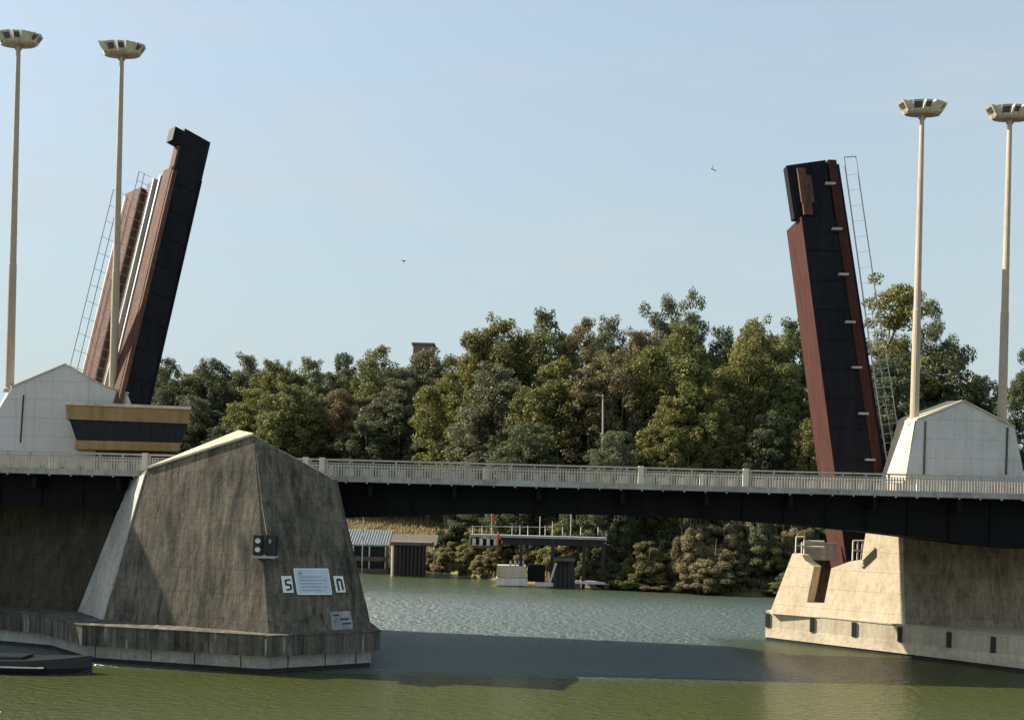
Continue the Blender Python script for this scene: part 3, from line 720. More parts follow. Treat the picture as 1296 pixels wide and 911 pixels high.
# little guard frames beside the slot
def guard(pxs_, Y):
    m_ = MB()
    for (x0, y0), (x1, y1) in pxs_: m_.tube([P(x0,y0,Y), P(x1,y1,Y)], 0.07, 6)
    return m_
part('guard_rail', guard([((1008,679),(1018,679)),((1008,679),(1007,701)),((1018,679),(1018,702)),((1007,690),(1018,690)),((1018,684),(1043,685)),((1018,691),(1043,692))], 81.0), M['whitep'], rp)
part('guard_rail', guard([((1080,684),(1094,684)),((1080,684),(1079,709)),((1092,684),(1090,708)),((1079,696),(1091,696)),((1086,684),(1085,708))], 78.6), M['whitep'], rp)
mb = MB(); mb.box(P(1015,690,84).x, P(1060,690,84).x, 84, 84.3, P(1015,708,84).z, P(1015,686,84).z); part('pit_screen', mb, M['deck_conc'], rp)

# ------------------------------------------------------------------ high mast lights
def mast(px, head_y, base, Y, label):
    (xb, yb) = base; B = P(xb, yb, Y); T = P(px, head_y, Y); hgt = T.z - B.z
    o = thing('high_mast_light', B, label, 'light mast', 'high mast lights on the bridge towers')
    mb = MB(); mb.tube([B+Vector((0,0,-0.3)), B+Vector((0,0,hgt*0.35)), B+Vector((0,0,hgt*0.352)), B+Vector((0,0,hgt*0.7)), B+Vector((0,0,hgt-1.0))], [0.37,0.32,0.29,0.235,0.18], 14); part('pole', mb, M['mast'], o, smooth=False)
    mb = MB(); mb.lathe([(0.55,-0.3),(0.55,-0.02),(0.45,0.05),(0.45,0.0)], 14, B+Vector((0,0,0.02))); part('base_flange', mb, M['steel'], o)
    C = B+Vector((0,0,hgt-1.15)); EY = 0.36
    def oval(prof, k=28):
        m_ = MB(); m_.lathe(prof, k); m_.v = [C+Vector((v.x, v.y*EY, v.z)) for v in m_.v]; return m_
    rg = part('lamp_ring', merge(oval([(0.0,0.0),(1.46,0.0),(1.52,0.05),(1.54,0.2),(1.40,0.22),(0.0,0.22)]), oval([(0.3,-0.35),(0.36,-0.003),(0.0,-0.003)],14)), M['lampdark'], o)
    NF = 12
    for j in range(NF):
        an = j*2*math.pi/NF+0.13; d0 = Vector((math.cos(an), math.sin(an)*EY, 0)); d = Vector((math.cos(an)*0.6, math.sin(an), 0)).normalized(); s_ = Vector((-d.y, d.x, 0))
        tl_ = 0.62; c_ = C+d0*1.60+Vector((0,0,0.64+0.05*math.sin(j*2.3))); u_ = (d*tl_+Vector((0,0,1))).normalized(); o_ = (d-Vector((0,0,tl_))).normalized()
        wds = (0.40, 0.30, 0.44, 0.36)[j % 4]; hs = (0.50, 0.44, 0.52, 0.47)[j % 4]
        mb = MB()
        mb.loft([c_-s_*wds-u_*hs+o_*0.16, c_+s_*wds-u_*hs+o_*0.16, c_+s_*wds+u_*hs+o_*0.16, c_-s_*wds+u_*hs+o_*0.16],
                [c_-s_*wds*0.7-u_*hs*0.7-o_*0.28, c_+s_*wds*0.7-u_*hs*0.7-o_*0.28, c_+s_*wds*0.7+u_*hs*0.7-o_*0.28, c_-s_*wds*0.7+u_*hs*0.7-o_*0.28])
        mb.obox(C+d0*1.36-s_*0.05+Vector((0,0,0.18)), s_*0.1, d*0.1, (c_-C-d0*1.36)+Vector((0,0,-0.2)))
        part('floodlight', mb, M['lampbox'], rg)
        p = [c_-s_*wds*0.72-u_*hs*0.35+o_*0.165, c_+s_*wds*0.72-u_*hs*0.35+o_*0.165, c_+s_*wds*0.72+u_*hs*0.65+o_*0.165, c_-s_*wds*0.72+u_*hs*0.65+o_*0.165]
        mb = MB(); mb.prism(p, o_*0.012)
        if j % 3 != 1: part('lamp_glass', mb, M['lampglass'], rg)
    return o
mast(26, 42, (12, 492), YT+1.0, 'tall light mast at the far left edge on the left shoulder of the gabled tower')
mast(153, 55, (143, 499), YT+1.0, 'tall light mast rising in front of the raised left leaf')
mast(1173, 129, (1157, 534), YG+1.0, 'tall light mast on the shoulder beside the raised right leaf')
mast(1281, 135, (1268, 536), YG+1.0, 'tall light mast cut by the right edge of the photo')

# ------------------------------------------------------------------ dark boat at the left pier
bt = thing('moored_boat', (PZ(-20,855).x, 58.6, 0), 'low black boat moored at the foot of the left pier', 'boat')
A0 = PZ(-120, 856); xb = PZ(98, 856).x; yb = 58.9
mb = MB()
secs = [(-34, 1.1, 0.85), (-31.5, 1.2, 0.8), (-29, 1.15, 0.85), (-27.3, 0.75, 0.95), (xb+0.3, 0.06, 1.1)]
rings_ = []
for X, hw, z1 in secs:
    n0 = len(mb.v); mb.v += [Vector(v) for v in ((X, yb-hw*0.55, -0.3), (X, yb-hw, 0.35), (X, yb-hw, z1), (X, yb+hw, z1), (X, yb+hw, 0.35), (X, yb+hw*0.55, -0.3))]; rings_.append(n0)
for p, q in zip(rings_, rings_[1:]):
    for j in range(6): mb.f.append([p+j, p+(j+1) % 6, q+(j+1) % 6, q+j])
mb.f.append(list(range(rings_[0], rings_[0]+6))); mb.f.append(list(range(rings_[-1], rings_[-1]+6)))
part('hull', mb, M['hull'], bt)
mb = MB(); mb.box(-34, -28.0, yb-1.26, yb-1.205, 0.42, 0.50); part('rubbing_strake', mb, M['whitep'], bt)
mb = MB(); mb.box(-34, -29.6, yb-0.7, yb+0.7, 0.83, 1.0); part('canopy', mb, M['hull'], bt)

# ------------------------------------------------------------------ far shore things
def pbox(x0, x1, y0, y1, Y, dep): a_, b_ = P(x0, y0, Y), P(x1, y0, Y); m_ = MB(); m_.box(a_.x, b_.x, Y, Y+dep, P((x0+x1)/2, y1, Y).z, P((x0+x1)/2, y0, Y).z); return m_
Yb = 148
o = thing('boathouse', PX(490,722,Yb,0), 'floating boathouse with pale corrugated roof beside the dark pier', 'boathouse')
mb = MB(); zt, zr = P(460,690,Yb).z, P(460,672,Yb).z; xa, xm, xc = P(425,690,Yb).x, P(492,690,Yb).x, P(552,690,Yb).x
x = xa
while x < xm: mb.loft([(x,Yb,zt),(x+0.22,Yb,zt),(x+0.22,Yb+5,zr),(x,Yb+5,zr)], [(x,Yb,zt+0.16),(x+0.22,Yb,zt+0.16),(x+0.22,Yb+5,zr+0.16),(x,Yb+5,zr+0.16)]); x += 0.42
mb.loft([(xa,Yb,zt-0.1),(xm,Yb,zt-0.1),(xm,Yb+5,zr-0.1),(xa,Yb+5,zr-0.1)], [(xa,Yb,zt+0.02),(xm,Yb,zt+0.02),(xm,Yb+5,zr+0.02),(xa,Yb+5,zr+0.02)])
part('roof', mb, M['sheet'], o)
mb = MB(); mb.loft([(xm+0.1,Yb+0.3,zt+0.1),(xc,Yb+0.3,zt+0.1),(xc,Yb+4,zr-0.6),(xm+0.1,Yb+4,zr-0.6)], [(xm+0.1,Yb+0.3,zt+0.3),(xc,Yb+0.3,zt+0.3),(xc,Yb+4,zr-0.4),(xm+0.1,Yb+4,zr-0.4)]); part('roof', mb, M['timber'], o)
mb = MB(); mb.box(xa, xm-0.5, Yb+0.8, Yb+4.6, 0.75, zt-0.12); part('wall', mb, M['hull'], o)
mb = MB(); mb.box(xa, xm, Yb-0.3, Yb+5, -0.4, 0.7); part('pontoon', mb, M['timber'], o)
for i, x in enumerate(np.linspace(xa+0.2, xc-0.3, 7)):
    mb = MB(); mb.tube([(x, Yb+0.1, -1), (x, Yb+0.1, zt-0.1 if x < xm else zt+0.08)], 0.11, 7); part('post', mb, M['whitep'], o)
mb = MB(); mb.box(xa, xm-0.2, Yb-0.2, Yb-0.1, 1.9, 2.6); part('rail_board', mb, M['timber'], o)
# pole with bent top by the boathouse
mb = MB(); p = P(459, 690, 147); mb.tube([p+Vector((0,0,-5)), p+Vector((0,0,6.2))], [0.1,0.06], 7); mb.tube([p+Vector((0,0,6.2)), p+Vector((-0.5,0,6.6))], 0.06, 6)
single('thin_pole', mb, M['steel'], 'thin dark pole standing over the pale boathouse roof', 'pole')
Yj = 143
o = thing('pile_jetty', PX(517,727,Yj,0), 'dark timber pile jetty between the boathouse and the straw bushes', 'jetty')
mb = pbox(494, 546, 686, 690, Yj-0.3, 5); part('deck', mb, M['timber'], o)
for i, x in enumerate(np.linspace(P(497,700,Yj).x, P(536,700,Yj).x, 9)):
    for yy in (0.0, 2.2):
        mb = MB(); mb.tube([(x, Yj+yy, -1.5), (x, Yj+yy, P(515,690,Yj).z)], 0.20, 7); part('pile', mb, M['whitep'] if i in (0,) and yy == 0 else M['darkwood'], o)
mb = MB(); mb.box(P(505,700,Yj).x, P(537,700,Yj).x, Yj+2.5, Yj+2.7, 0.3, P(515,692,Yj).z); part('back_boards', mb, M['darkwood'], o)
# raised walkway
Yk = 130.6
o = thing('jetty_walkway', PX(680,690,Yk,0), 'long raised jetty walkway with white posts among the bushes', 'walkway')
mb = pbox(595, 768, 678, 681, Yk, 2.5); part('deck', mb, M['steel'], o)
mb = pbox(636, 765, 681.5, 690, Yk+0.4, 1.7); part('side_beam', mb, M['darkwood'], o)
for x in (598, 610, 622, 648, 658, 668, 690, 712, 735, 757):
    p = P(x, 677, Yk); mb = MB(); mb.tube([p+Vector((0,0.2,0)), p+Vector((0,0.2,1.3 if x < 700 else 1.1))], 0.06, 6); part('post', mb, M['whitep'], o)
mb = MB(); mb.tube([P(596,666,Yk)+Vector((0,0.2,0)), P(700,667,Yk)+Vector((0,0.2,0))], 0.04, 6); part('handrail', mb, M['steel'], o)
for x in (600, 609, 618, 627, 660, 700, 740, 764):
    p = P(x, 681, Yk); mb = MB(); mb.box(p.x-0.22, p.x+0.22, Yk+0.1, Yk+0.5, -0.5 if x > 630 else P(x,690,Yk).z, p.z); part('leg', mb, M['whitep'] if x < 630 else M['darkwood'], o)
mb = pbox(597, 634, 690, 693, Yk+0.05, 1.5); part('lower_deck', mb, M['timber'], o)
mb = pbox(596, 634, 681.5, 690, Yk+1.5, 0.2); part('back_board', mb, M['darkwood'], o)
mb = MB(); p = P(630, 690, Yk-0.2); mb.tube([p, p+Vector((0,0,1.6))], 0.16, 8); mb.tube([p+Vector((0,0,1.6)), p+Vector((0,0,1.9))], [0.16,0.05], 8)
single('marker_post', mb, M['redpost'], 'red marker post at the left end of the raised walkway', 'post')
mb = MB(); p = P(622, 677, Yk+1.0); 
# red flagpole
mb.tube([p, p+Vector((0,0,3.6))], 0.05, 6); fo = thing('flag_pole', p, 'short pole with red pennant above the raised walkway', 'flag pole'); part('pole', mb, M['steel'], fo)
mb = MB(); mb.prism([p+Vector((0.05,0,1.9)), p+Vector((0.75,0.1,2.2)), p+Vector((0.05,0,3.4))], (0,0.03,0)); part('pennant', mb, M['redpost'], fo)
for k_, (x, h_) in enumerate(((683,2.6),(699,1.9),(722,3.2))):
    p = P(x, 677, Yk+1.2); mb = MB(); mb.tube([p, p+Vector((0,0,h_))], 0.05, 6)
    single('mooring_pole', mb, M['whitep'], ['thin white pole standing mid walkway', 'shortest thin white pole on the walkway', 'tallest thin white pole towards the right end of the walkway'][k_], 'pole', 'thin poles on the walkway')
Yf = 130.3
o = thing('floating_dock', PX(648,739,Yf,0), 'sunlit cream block of a floating dock on the water', 'floating dock')
mb = pbox(629, 666, 716, 731, Yf, 3.2); part('wall', mb, M['coping'], o, bevel=0.04)
mb = pbox(628, 668, 731.5, 741, Yf-0.15, 3.6); part('float', mb, M['whitep'], o, bevel=0.04)
for x in (646, 652, 657, 662): p = P(x, 716, Yf+0.6); mb = MB(); mb.tube([p, p+Vector((0,0,0.75))], 0.13, 7); part('bollard', mb, M['whitep'], o)
mb = pbox(668.5, 690, 715, 736, Yf+0.2, 2.6); o = single('dark_shed', mb, M['girder'], 'small dark green shed right of the cream dock', 'shed', bevel=0.05)
o = thing('mooring_dolphin', PX(714,744,Yf,0), 'dark timber mooring frame standing in the water', 'mooring')
for x in (703, 709, 715, 721, 726):
    a_ = PX(x, 744, Yf, -1); mb = MB(); mb.tube([a_, P(x+(715-x)*0.2, 704, Yf+0.5)], 0.3, 8); part('pile', mb, M['darkwood'], o)
mb = pbox(701, 728, 706, 710, Yf-0.35, 1.6); part('cap_beam', mb, M['timber'], o)
mb = pbox(706, 722, 712, 744, Yf+0.55, 0.6); part('boards', mb, M['darkwood'], o)
mb = MB(); mb.tube([PX(693,742,Yf,-0.3), P(704,712,Yf-0.3)], 0.14, 7); part('brace', mb, M['whitep'], o)
mb = pbox(678, 700, 737, 742, Yf-0.5, 2); single('small_raft', mb, M['whitep'], 'small pale raft moored between shed and mooring frame', 'raft', bevel=0.05)
o = thing('pontoon', PX(750,744,Yf,0), 'low pale pontoon floating right of the dark mooring frame', 'pontoon')
part('deck', pbox(729, 772, 736, 739, Yf-0.3, 1.6), M['whitep'], o)
for x in (732, 751, 768): part('float', pbox(x-3, x+3, 739.2, 744, Yf-0.2, 1.3), M['timber'], o)

# ------------------------------------------------------------------ trees
rng = np.random.default_rng(11)
def leaves_mesh(name, clumps, per, leaf, flat=0.8):
    """clumps: array of (x,y,z,r); small four-sided leaf sprays scattered through every clump"""
    cs = []
    for (x, y, z, r) in clumps:
        kk = int(per*(r/1.6)**2)
        d = rng.normal(size=(kk,3)); d /= np.linalg.norm(d, axis=1)[:,None]
        rad = r*(0.35+0.75*rng.random(kk)**0.6)
        p = d*rad[:,None]; p[:,2] *= flat
        cs.append((p+np.array([x,y,z]), d))
    C = np.concatenate([c[0] for c in cs]); Dn = np.concatenate([c[1] for c in cs]); n = len(C)
    nrm = Dn*1.0 + rng.normal(size=(n,3))*0.55 + np.array([0,0,0.2]); nrm /= np.linalg.norm(nrm, axis=1)[:,None]
    u = np.cross(nrm, rng.normal(size=(n,3))); u /= np.linalg.norm(u, axis=1)[:,None]; v = np.cross(nrm, u)
    sz = leaf*(0.6+0.8*rng.random(n))[:,None]; asp = (0.45+0.4*rng.random(n))[:,None]
    q = np.stack([C-u*sz, C-v*sz*asp, C+u*sz*0.9+nrm*sz*0.15, C+v*sz*asp], 1).reshape(-1,3)
    me = bpy.data.meshes.new(name); me.vertices.add(4*n); me.vertices.foreach_set('co', q.ravel())
    me.loops.add(4*n); me.loops.foreach_set('vertex_index', np.arange(4*n)); me.polygons.add(n)
    me.polygons.foreach_set('loop_start', np.arange(n)*4); me.polygons.foreach_set('loop_total', np.full(n,4))
    me.update(); me.validate(); me.materials.append(LM['green'])
    return me
def tree_proto(kind, seed):
    """30 m tall, about 15 m across"""
    r = random.Random(seed); cl = []; tk = MB(); Ht = 30.0
    if kind in ('broad', 'round'):      # several leaders, each a bulging column of foliage
        nl = r.randint(5, 7) if kind == 'broad' else r.randint(4, 5); lead = [(r.uniform(-0.8,0.8), r.uniform(-0.8,0.8), Ht, 3.9 if kind == 'broad' else 4.9)]
        for i in range(nl):
            an = 2*math.pi*i/nl+r.uniform(-0.5,0.5); q = r.uniform(2.6,4.4)
            lead.append((q*math.cos(an), q*math.sin(an), Ht*r.uniform(0.60,0.97), r.uniform(2.8,4.1) if kind == 'broad' else r.uniform(3.4,4.8)))
        for (lx, ly, top, rad) in lead:
            ph = [r.uniform(0, 6.28) for _ in range(4)]; bot = r.uniform(2.5, 8)
            nn = int(62*rad/3.0*(top-bot)/20)
            for i in range(nn):
                f = (i+r.random())/nn; an = r.uniform(0, 6.28); pk = 0.45
                q = math.sqrt(max(0, 1-((f-pk)/(1.08-pk))**2)) if f > pk else 0.7+0.3*f/pk
                q *= rad*(0.82+0.16*math.sin(3*an+ph[0]-8*f)+0.13*math.sin(2*an+ph[1]+13*f)+0.10*math.sin(5*an+ph[2]+23*f))
                q *= 0.55+0.45*math.sqrt(r.random())
                k_ = 0.62+0.38*f
                cl.append((lx*k_+q*math.cos(an), ly*k_+q*math.sin(an), bot+f*(top-bot-1.1), r.uniform(0.65,1.35)*(1.08-0.12*f)))
                if r.random() < 0.40 and f < 0.85: 
                    q2 = rad*r.uniform(0.75,1.08)*(1-0.5*max(0,f-0.5)); cl.append((lx*k_+q2*math.cos(an), ly*k_+q2*math.sin(an), bot+f*(top-bot)+r.uniform(0,0.9), r.uniform(0.28,0.6)))
            for i in range(9): cl.append((lx+r.gauss(0,1.0), ly+r.gauss(0,1.0), top-r.uniform(0.3,1.5), r.uniform(0.55,1.0)))
            tk.tube([(0,0,-1.5), (lx*0.2,ly*0.2,5), (lx*0.75,ly*0.75,13), (lx,ly,top*0.9)], [0.45,0.36,0.2,0.05], 7)
        flat = 0.9; per = 300
    elif kind == 'airy':     # open crown, separate tufts on limbs
        tk.tube([(0,0,-1.5), (0.3,0.1,8), (0.1,0.3,16), (0.5,0,25)], [0.55,0.45,0.3,0.08], 8)
        for i in range(11):
            z0 = r.uniform(9, 22); an = r.uniform(0, 6.28); ln = r.uniform(3.5, 7.5)*(1.15-z0/40); ze = min(Ht-1.5, z0+ln*r.uniform(0.6,1.3))
            ex, ey = ln*math.cos(an), ln*math.sin(an)
            tk.tube([(0.2,0.1,z0), (ex*0.5,ey*0.5,z0+(ze-z0)*0.35), (ex,ey,ze)], [0.2,0.13,0.04], 6)
            for _ in range(r.randint(7,10)):
                cl.append((ex+r.gauss(0,1.25), ey+r.gauss(0,1.25), ze+r.gauss(0.1,0.9), r.uniform(0.7,1.5)))
            cl.append((ex*0.6+r.gauss(0,0.6), ey*0.6+r.gauss(0,0.6), z0+(ze-z0)*0.5, r.uniform(0.6,1.1)))
        for _ in range(14): cl.append((0.4+r.gauss(0,1.7), r.gauss(0,1.7), r.uniform(23,Ht-1), r.uniform(0.7,1.5)))
        flat = 0.75; per = 340
    elif kind == 'bush':     # 30 units tall as well, scaled down when placed
        for _ in range(75):
            an = r.uniform(0,6.28); q = 11*math.sqrt(r.random()); z = (1-(q/13)**2)*r.uniform(6,27)
            cl.append((q*math.cos(an), q*math.sin(an), z+1, r.uniform(1.5,3.4)))
        for _ in range(9):
            an = r.uniform(0,6.28); q = r.uniform(2,9); tk.tube([(0,0,-1), (q*0.5*math.cos(an), q*0.5*math.sin(an), 11), (q*math.cos(an), q*math.sin(an), r.uniform(18,32))], [0.45,0.3,0.08], 5)
        flat = 0.9; per = 210
    me = leaves_mesh(kind+'_crown', cl, per, {'bush':0.48,'airy':0.18,'round':0.185,'broad':0.185}[kind], flat)
    tm = mesh_of('trunk', tk); tm.materials.append(M['bark'])
    zs = sorted(c_[2]+c_[3]*0.8 for c_ in cl); return me, tm, zs[-2]
PROTO = {k: [tree_proto(k, s) for s in seeds] for k, seeds in {'broad': (1,2,3,4,5), 'airy': (11,12,13), 'round': (21,22,23), 'bush': (31,32,33,34)}.items()}
cnt = {}
def plant(kind, X, Y, hgt, wid, tone, name, label, cat, group, rot=None):
    i = cnt.get(kind, 0); cnt[kind] = i+1
    me, tm, zt = PROTO[kind][i % len(PROTO[kind])]
    g0 = ground(X, Y); o = thing(name, (X, Y, max(g0, 0.0)), label, cat, group)
    o.rotation_euler.z = random.uniform(0, 6.28) if rot is None else rot
    natural = {'bush': 25.0, 'broad': 14.0, 'airy': 16.0, 'round': 15.0}[kind]
    o.scale = (wid/natural, wid/natural, hgt/zt)
    c_ = bpy.data.objects.new('foliage' if kind == 'bush' else 'crown', me); col.objects.link(c_); c_.parent = o
    c_.material_slots[0].link = 'OBJECT'; c_.material_slots[0].material = LM[tone]
    t_ = bpy.data.objects.new('stems' if kind == 'bush' else 'trunk', tm); col.objects.link(t_); t_.parent = o
    return o
def tree(kind, x, ytop, wpx, Y, tone, label, name='tall_tree', group='trees along the far bank'):
    if x < 660:
        Y = max(Y, 155) + 34*min(1, (660-x)/120)
    p = P(x, ytop, Y); X = p.x; g0 = max(0, ground(X, Y)); plant(kind, X, Y, p.z-g0, wpx*scale(Y)*1.16, tone, name, label, 'tree', group)
T = [
 ('round', 214,452,62,182,'dark','dark rounded tree just right of the raised left leaf'),
 ('round', 268,454,80,178,'dark','broad bluish dark tree above the ochre cabin roof end'),
 ('broad', 312,449,66,186,'grey','grey green tree behind the peak of the brown pier'),
 ('broad', 352,455,70,174,'olive','yellowish tree on the skyline right of the brown pier peak'),
 ('broad', 398,452,64,182,'green','mid green tree two crowns right of the brown pier peak'),
 ('round', 432,446,56,190,'dark','small dark skyline tree at the dip left of centre'),
 ('broad', 482,437,84,172,'green','wide green tree left of the reddish rooftop'),
 ('broad', 536,440,96,178,'grey','grey green tree in front of the reddish rooftop'),
 ('broad', 600,424,62,186,'dark','dark slender tree at the start of the higher skyline'),
 ('broad', 634,399,96,172,'olive','tall olive tree with flat top left of centre skyline'),
 ('broad', 695,393,88,178,'green','tall green tree at the middle of the skyline'),
 ('broad', 742,402,80,182,'brown','brownish tall tree right of the middle skyline'),
 ('broad', 772,400,66,188,'grey','pale grey green tree with spiky top'),
 ('broad', 805,418,66,184,'brown','brownish low tree in the dip before the twin airy crowns'),
 ('airy', 838,372,84,190,'grey','left one of the twin airy crowns standing highest above the wood'),
 ('airy', 876,369,76,193,'grey','right one of the twin airy crowns standing highest above the wood'),
 ('round', 915,412,66,186,'dark','dark tree in the gap right of the twin airy crowns'),
 ('broad', 962,401,90,176,'olive','olive tree with pointed top left of the raised right leaf'),
 ('broad', 1008,404,78,180,'green','green tree half behind the raised right leaf'),
 ('broad', 1050,420,84,178,'dark','dark tree hidden mostly by the raised right leaf'),
 ('airy', 1122,361,150,168,'olive','large open eucalyptus behind the railing of the right leaf'),
 ('airy', 1184,379,84,172,'grey','small airy crown right of the mast by the right leaf'),
 ('round', 1195,434,112,162,'dark','dark dense tree behind the right gabled tower'),
 ('round', 1246,474,80,166,'dark','low dark tree behind the right end of the gabled tower'),
 ('airy', 1306,440,70,150,'dark','thin dark tree at the right edge beyond the last mast'),
 # second row, nearer
 ('broad', 250,500,78,166,'grey','grey green lower tree behind the ochre cabin'),
 ('broad', 322,492,84,162,'olive','yellow green lower tree behind the brown pier peak'),
 ('broad', 372,486,84,158,'green','leafy green tree just above the left end of the far railing'),
 ('round', 428,492,86,164,'brown','brownish rounded lower tree left of the dark gap'),
 ('broad', 505,478,100,158,'grey','grey green tree with pale stems low above the railing'),
 ('broad', 572,470,96,156,'olive','olive tree below the reddish rooftop'),
 ('broad', 628,458,104,156,'grey','dull grey green tree left of the wide shaded hollow'),
 ('broad', 700,455,112,154,'olive','rounded olive tree above the wide shaded hollow'),
 ('broad', 762,442,110,152,'brown','autumn brown tree around the white lamp post'),
 ('broad', 806,452,98,156,'olive','olive brown tree right of the white lamp post'),
 ('broad', 866,411,128,150,'olive','brightest yellow green tree below the twin airy crowns'),
 ('broad', 944,430,112,154,'olive','yellow green tree left of the raised right leaf'),
 ('broad', 996,460,88,150,'green','green tree leaning against the raised right leaf outline'),
 ('broad', 1046,480,80,150,'green','green tree low behind the raised right leaf'),
 ('round', 1128,450,110,156,'dark','dark lower tree between the right leaf railing and the tower'),
 # shaded third row
 ('round', 290,540,80,152,'dark','low dark tree right behind the peak of the brown pier'),
 ('round', 470,530,90,152,'dark','low dark tree in the shaded gap left of centre'),
 ('round', 545,535,80,150,'grey','low grey tree left of the wide shaded hollow'),
 ('round', 660,535,110,146,'dark','low dark round tree in the wide shaded hollow'),
 ('round', 790,545,90,144,'dark','low dark tree under the brown trees at centre right'),
 ('broad', 850,500,90,143,'olive','lower yellow green tree right above the span railing'),
 ('broad', 912,505,84,144,'green','lower green tree with dark gaps right of centre'),
 ('round', 975,520,90,142,'dark','low dark tree left of the rust red underside'),
 ('round', 772,546,80,136.5,'grey','low grey bushy tree hiding the foot of the white lamp post'),
 ('broad', 1030,530,70,140,'olive','low bright bush like tree touching the rust red underside'),
]
for kd, x, y, wp, Y, tn, lab in T: tree(kd, x, y, wp, Y, tn, lab)
# fillers deeper in the wood
for i in range(26):
    x = 205 + i*34 + random.uniform(-10,10)
    y = np.interp(x, [200,300,420,480,560,600,640,700,780,830,900,960,1010,1100,1200,1260], [470,465,465,455,452,440,420,415,425,420,430,420,425,440,470,500])
    tree('broad' if i % 3 else 'round', x, y+random.uniform(0,14), random.uniform(70,90), random.uniform(196,225), random.choice(['green','dark','grey']), 'tree deep in the wood showing between nearer crowns', 'wood_tree', 'trees deep in the wood')
# shoreline shrubs
SB = []
for i in range(50):
    x = 700 + (i*6.8) + random.uniform(-5,5); SB.append((x, random.choice([0.5,2.5,6,10,14] if x > 772 else [5,8,12,15]), (random.choice(['brown','brown','straw','grey']) if 850 < x < 960 else random.choice(['grey','brown','grey','straw','olive','green'])), random.uniform(3.2,7.5)))
for X_, d_, tn, h_ in SB:
    dd = ray(X_, 700); Xw = dd.x*140; Y = shoreY(Xw)+d_; Xw = dd.x*Y
    plant('bush', Xw, Y, h_*(0.55 if d_ < 2 else 1.0+d_*0.04), random.uniform(4.5,8), tn, 'shrub', 'shrub in the tangled growth along the waterline right of the docks', 'shrub', 'waterline shrubs')
for x, d_, tn, h_, lab in ((560,1.5,'straw',3.0,'straw coloured bush right of the pile jetty'), (585,1.0,'straw',3.4,'straw coloured bush below the walkway end'), (612,1.0,'straw',3.0,'low straw bush left of the cream dock'), (572,3.5,'straw',3.6,'taller straw bush behind the waterline bushes right of the pile jetty'), (598,4,'olive',3.4,'olive green bush under the left end of the walkway'), (626,3,'straw',3.6,'straw bush behind the cream dock'), (548,2,'brown',2.8,'brown bush touching the pile jetty'), (600,7,'olive',4.2,'olive bush behind the left end of the walkway'), (575,8,'dark',5.5,'dark bush at the left end of the walkway'), (640,8,'green',4.5,'green bush behind the cream dock'), (672,6,'brown',4.0,'brown bush behind the dark shed'),
                   (725,8,'olive',6,'olive bush behind the mooring frame'), (752,2,'dark',4.6,'dark bush right of the mooring frame'), (775,1,'dark',3.4,'low dark bush above the pale pontoon'),
                   (655,22,'green',7,'green bush up the bank over the walkway'), (700,22,'grey',8,'grey bush up the bank right of the flag pole')):
    dd = ray(x, 700); Xw = dd.x*140; Y = shoreY(Xw)+d_; Xw = dd.x*Y
    plant('bush', Xw, Y, h_, h_*random.uniform(1.1,1.4), tn, 'shrub', lab, 'shrub', 'bushes by the docks')
# dry grass standing on the open bank
gm_ = []; ng = 26000
gx = rng.uniform(-45, 60, ng); gd = 0.6+rng.random(ng)**1.3*48
keep = []
P4 = np.zeros((ng,4,3))
for i in range(ng):
    X = gx[i]; Y = shoreY(X)+gd[i]; z = max(0, ground(X, Y)); hgt = rng.uniform(0.35, 0.95); an = rng.uniform(0, 3.14); wd_ = rng.uniform(0.10, 0.22)
    ux, uy = math.cos(an)*wd_, math.sin(an)*wd_; lx, ly = rng.normal(0, 0.22), rng.normal(0, 0.22)
    P4[i] = ((X-ux,Y-uy,z-0.2),(X+ux,Y+uy,z-0.2),(X+ux*0.5+lx,Y+uy*0.5+ly,z+hgt),(X-ux*0.5+lx,Y-uy*0.5+ly,z+hgt*0.92))
me = bpy.data.meshes.new('bank_grass'); me.vertices.add(4*ng); me.vertices.foreach_set('co', P4.reshape(-1)); me.loops.add(4*ng); me.loops.foreach_set('vertex_index', np.arange(4*ng)); me.polygons.add(ng)
me.polygons.foreach_set('loop_start', np.arange(ng)*4); me.polygons.foreach_set('loop_total', np.full(ng,4)); me.update(); me.validate()
o = bpy.data.objects.new('bank_grass', me); col.objects.link(o); me.materials.append(LM['straw']); setp(o, 'dry yellowish grass covering the far river bank', 'grass', None, 'stuff')
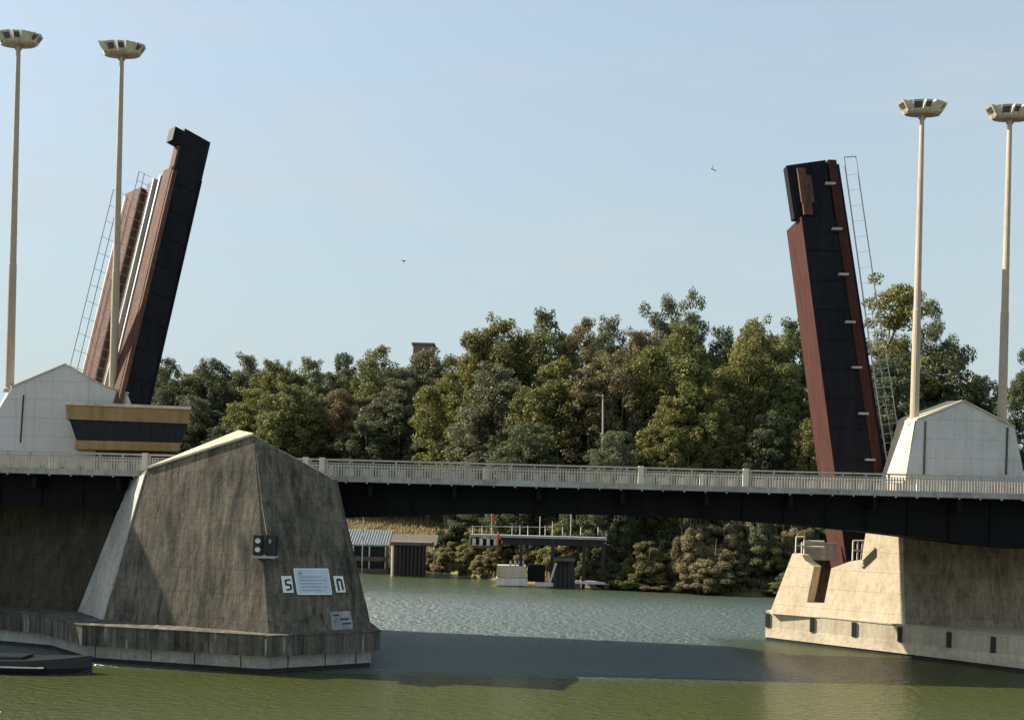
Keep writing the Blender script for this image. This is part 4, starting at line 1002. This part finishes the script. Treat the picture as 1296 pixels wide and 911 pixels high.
# red-brown rooftop beyond the wood
Yh = 215; o = thing('distant_building', PX(535,640,Yh,6), 'reddish brown rooftop block showing above the trees', 'building')
mb = pbox(523, 548, 436, 640, Yh, 6); part('wall', mb, M['brick'], o); mb = pbox(521, 550, 433.5, 435.9, Yh-0.3, 6.6); part('roof', mb, M['brick'], o)
# lamp post among the trees
Yp = 139; o = thing('street_lamp', P(763,560,Yp), 'thin white lamp post standing against the brown trees', 'lamp post')
mb = MB(); mb.tube([P(763,600,Yp), P(763,499,Yp)], [0.17,0.10], 8); part('pole', mb, M['steel'], o)
mb = MB(); a_ = P(757,500,Yp); mb.tube([P(763,501,Yp), a_], 0.08, 6); mb.box(a_.x-0.35, a_.x+0.25, Yp-0.15, Yp+0.15, a_.z-0.1, a_.z+0.12); part('lamp_head', mb, M['steel'], o)

# ------------------------------------------------------------------ birds
def bird(c, hd, span, flap, mat, label, roll=0.0):
    o = thing('bird', (0,0,0), label, 'bird', 'birds in the sky'); s_ = span
    mb = MB(); mb.tube([(0.30*s_,0,0.02*s_),(0.24*s_,0,0.03*s_),(0.14*s_,0,0.012*s_),(0,0,0),(-0.16*s_,0,-0.005*s_),(-0.30*s_,0,0)], [0.004*s_,0.032*s_,0.05*s_,0.062*s_,0.04*s_,0.012*s_], 8)
    mb.prism([(-0.24*s_,-0.02*s_,0),(-0.40*s_,-0.07*s_,0),(-0.40*s_,0.07*s_,0),(-0.24*s_,0.02*s_,0)], (0,0,0.012*s_)); part('body', mb, mat, o, smooth=True)
    for sg_ in (-1, 1):
        mb = MB(); q = [(0.10*s_,0.04*s_*sg_,0.02*s_),(0.12*s_,0.24*s_*sg_,0.02*s_+flap*0.16*s_),(0.02*s_,0.5*s_*sg_,0.02*s_+flap*0.20*s_),(-0.05*s_,0.26*s_*sg_,0.02*s_+flap*0.16*s_),(-0.08*s_,0.04*s_*sg_,0.02*s_)]
        mb.prism(q, (0,0,0.014*s_)); part('wing', mb, mat, o)
    o.location = c; o.rotation_euler = (roll, 0, hd); return o
bird(P(511,330,75), R(15), 0.62, -0.5, M['bird'], 'small dark bird flying low over the centre left sky')
bird(P(901,214,75), R(70), 0.85, 1.2, M['gull'], 'grey bird banking with raised wings right of centre sky', R(62))
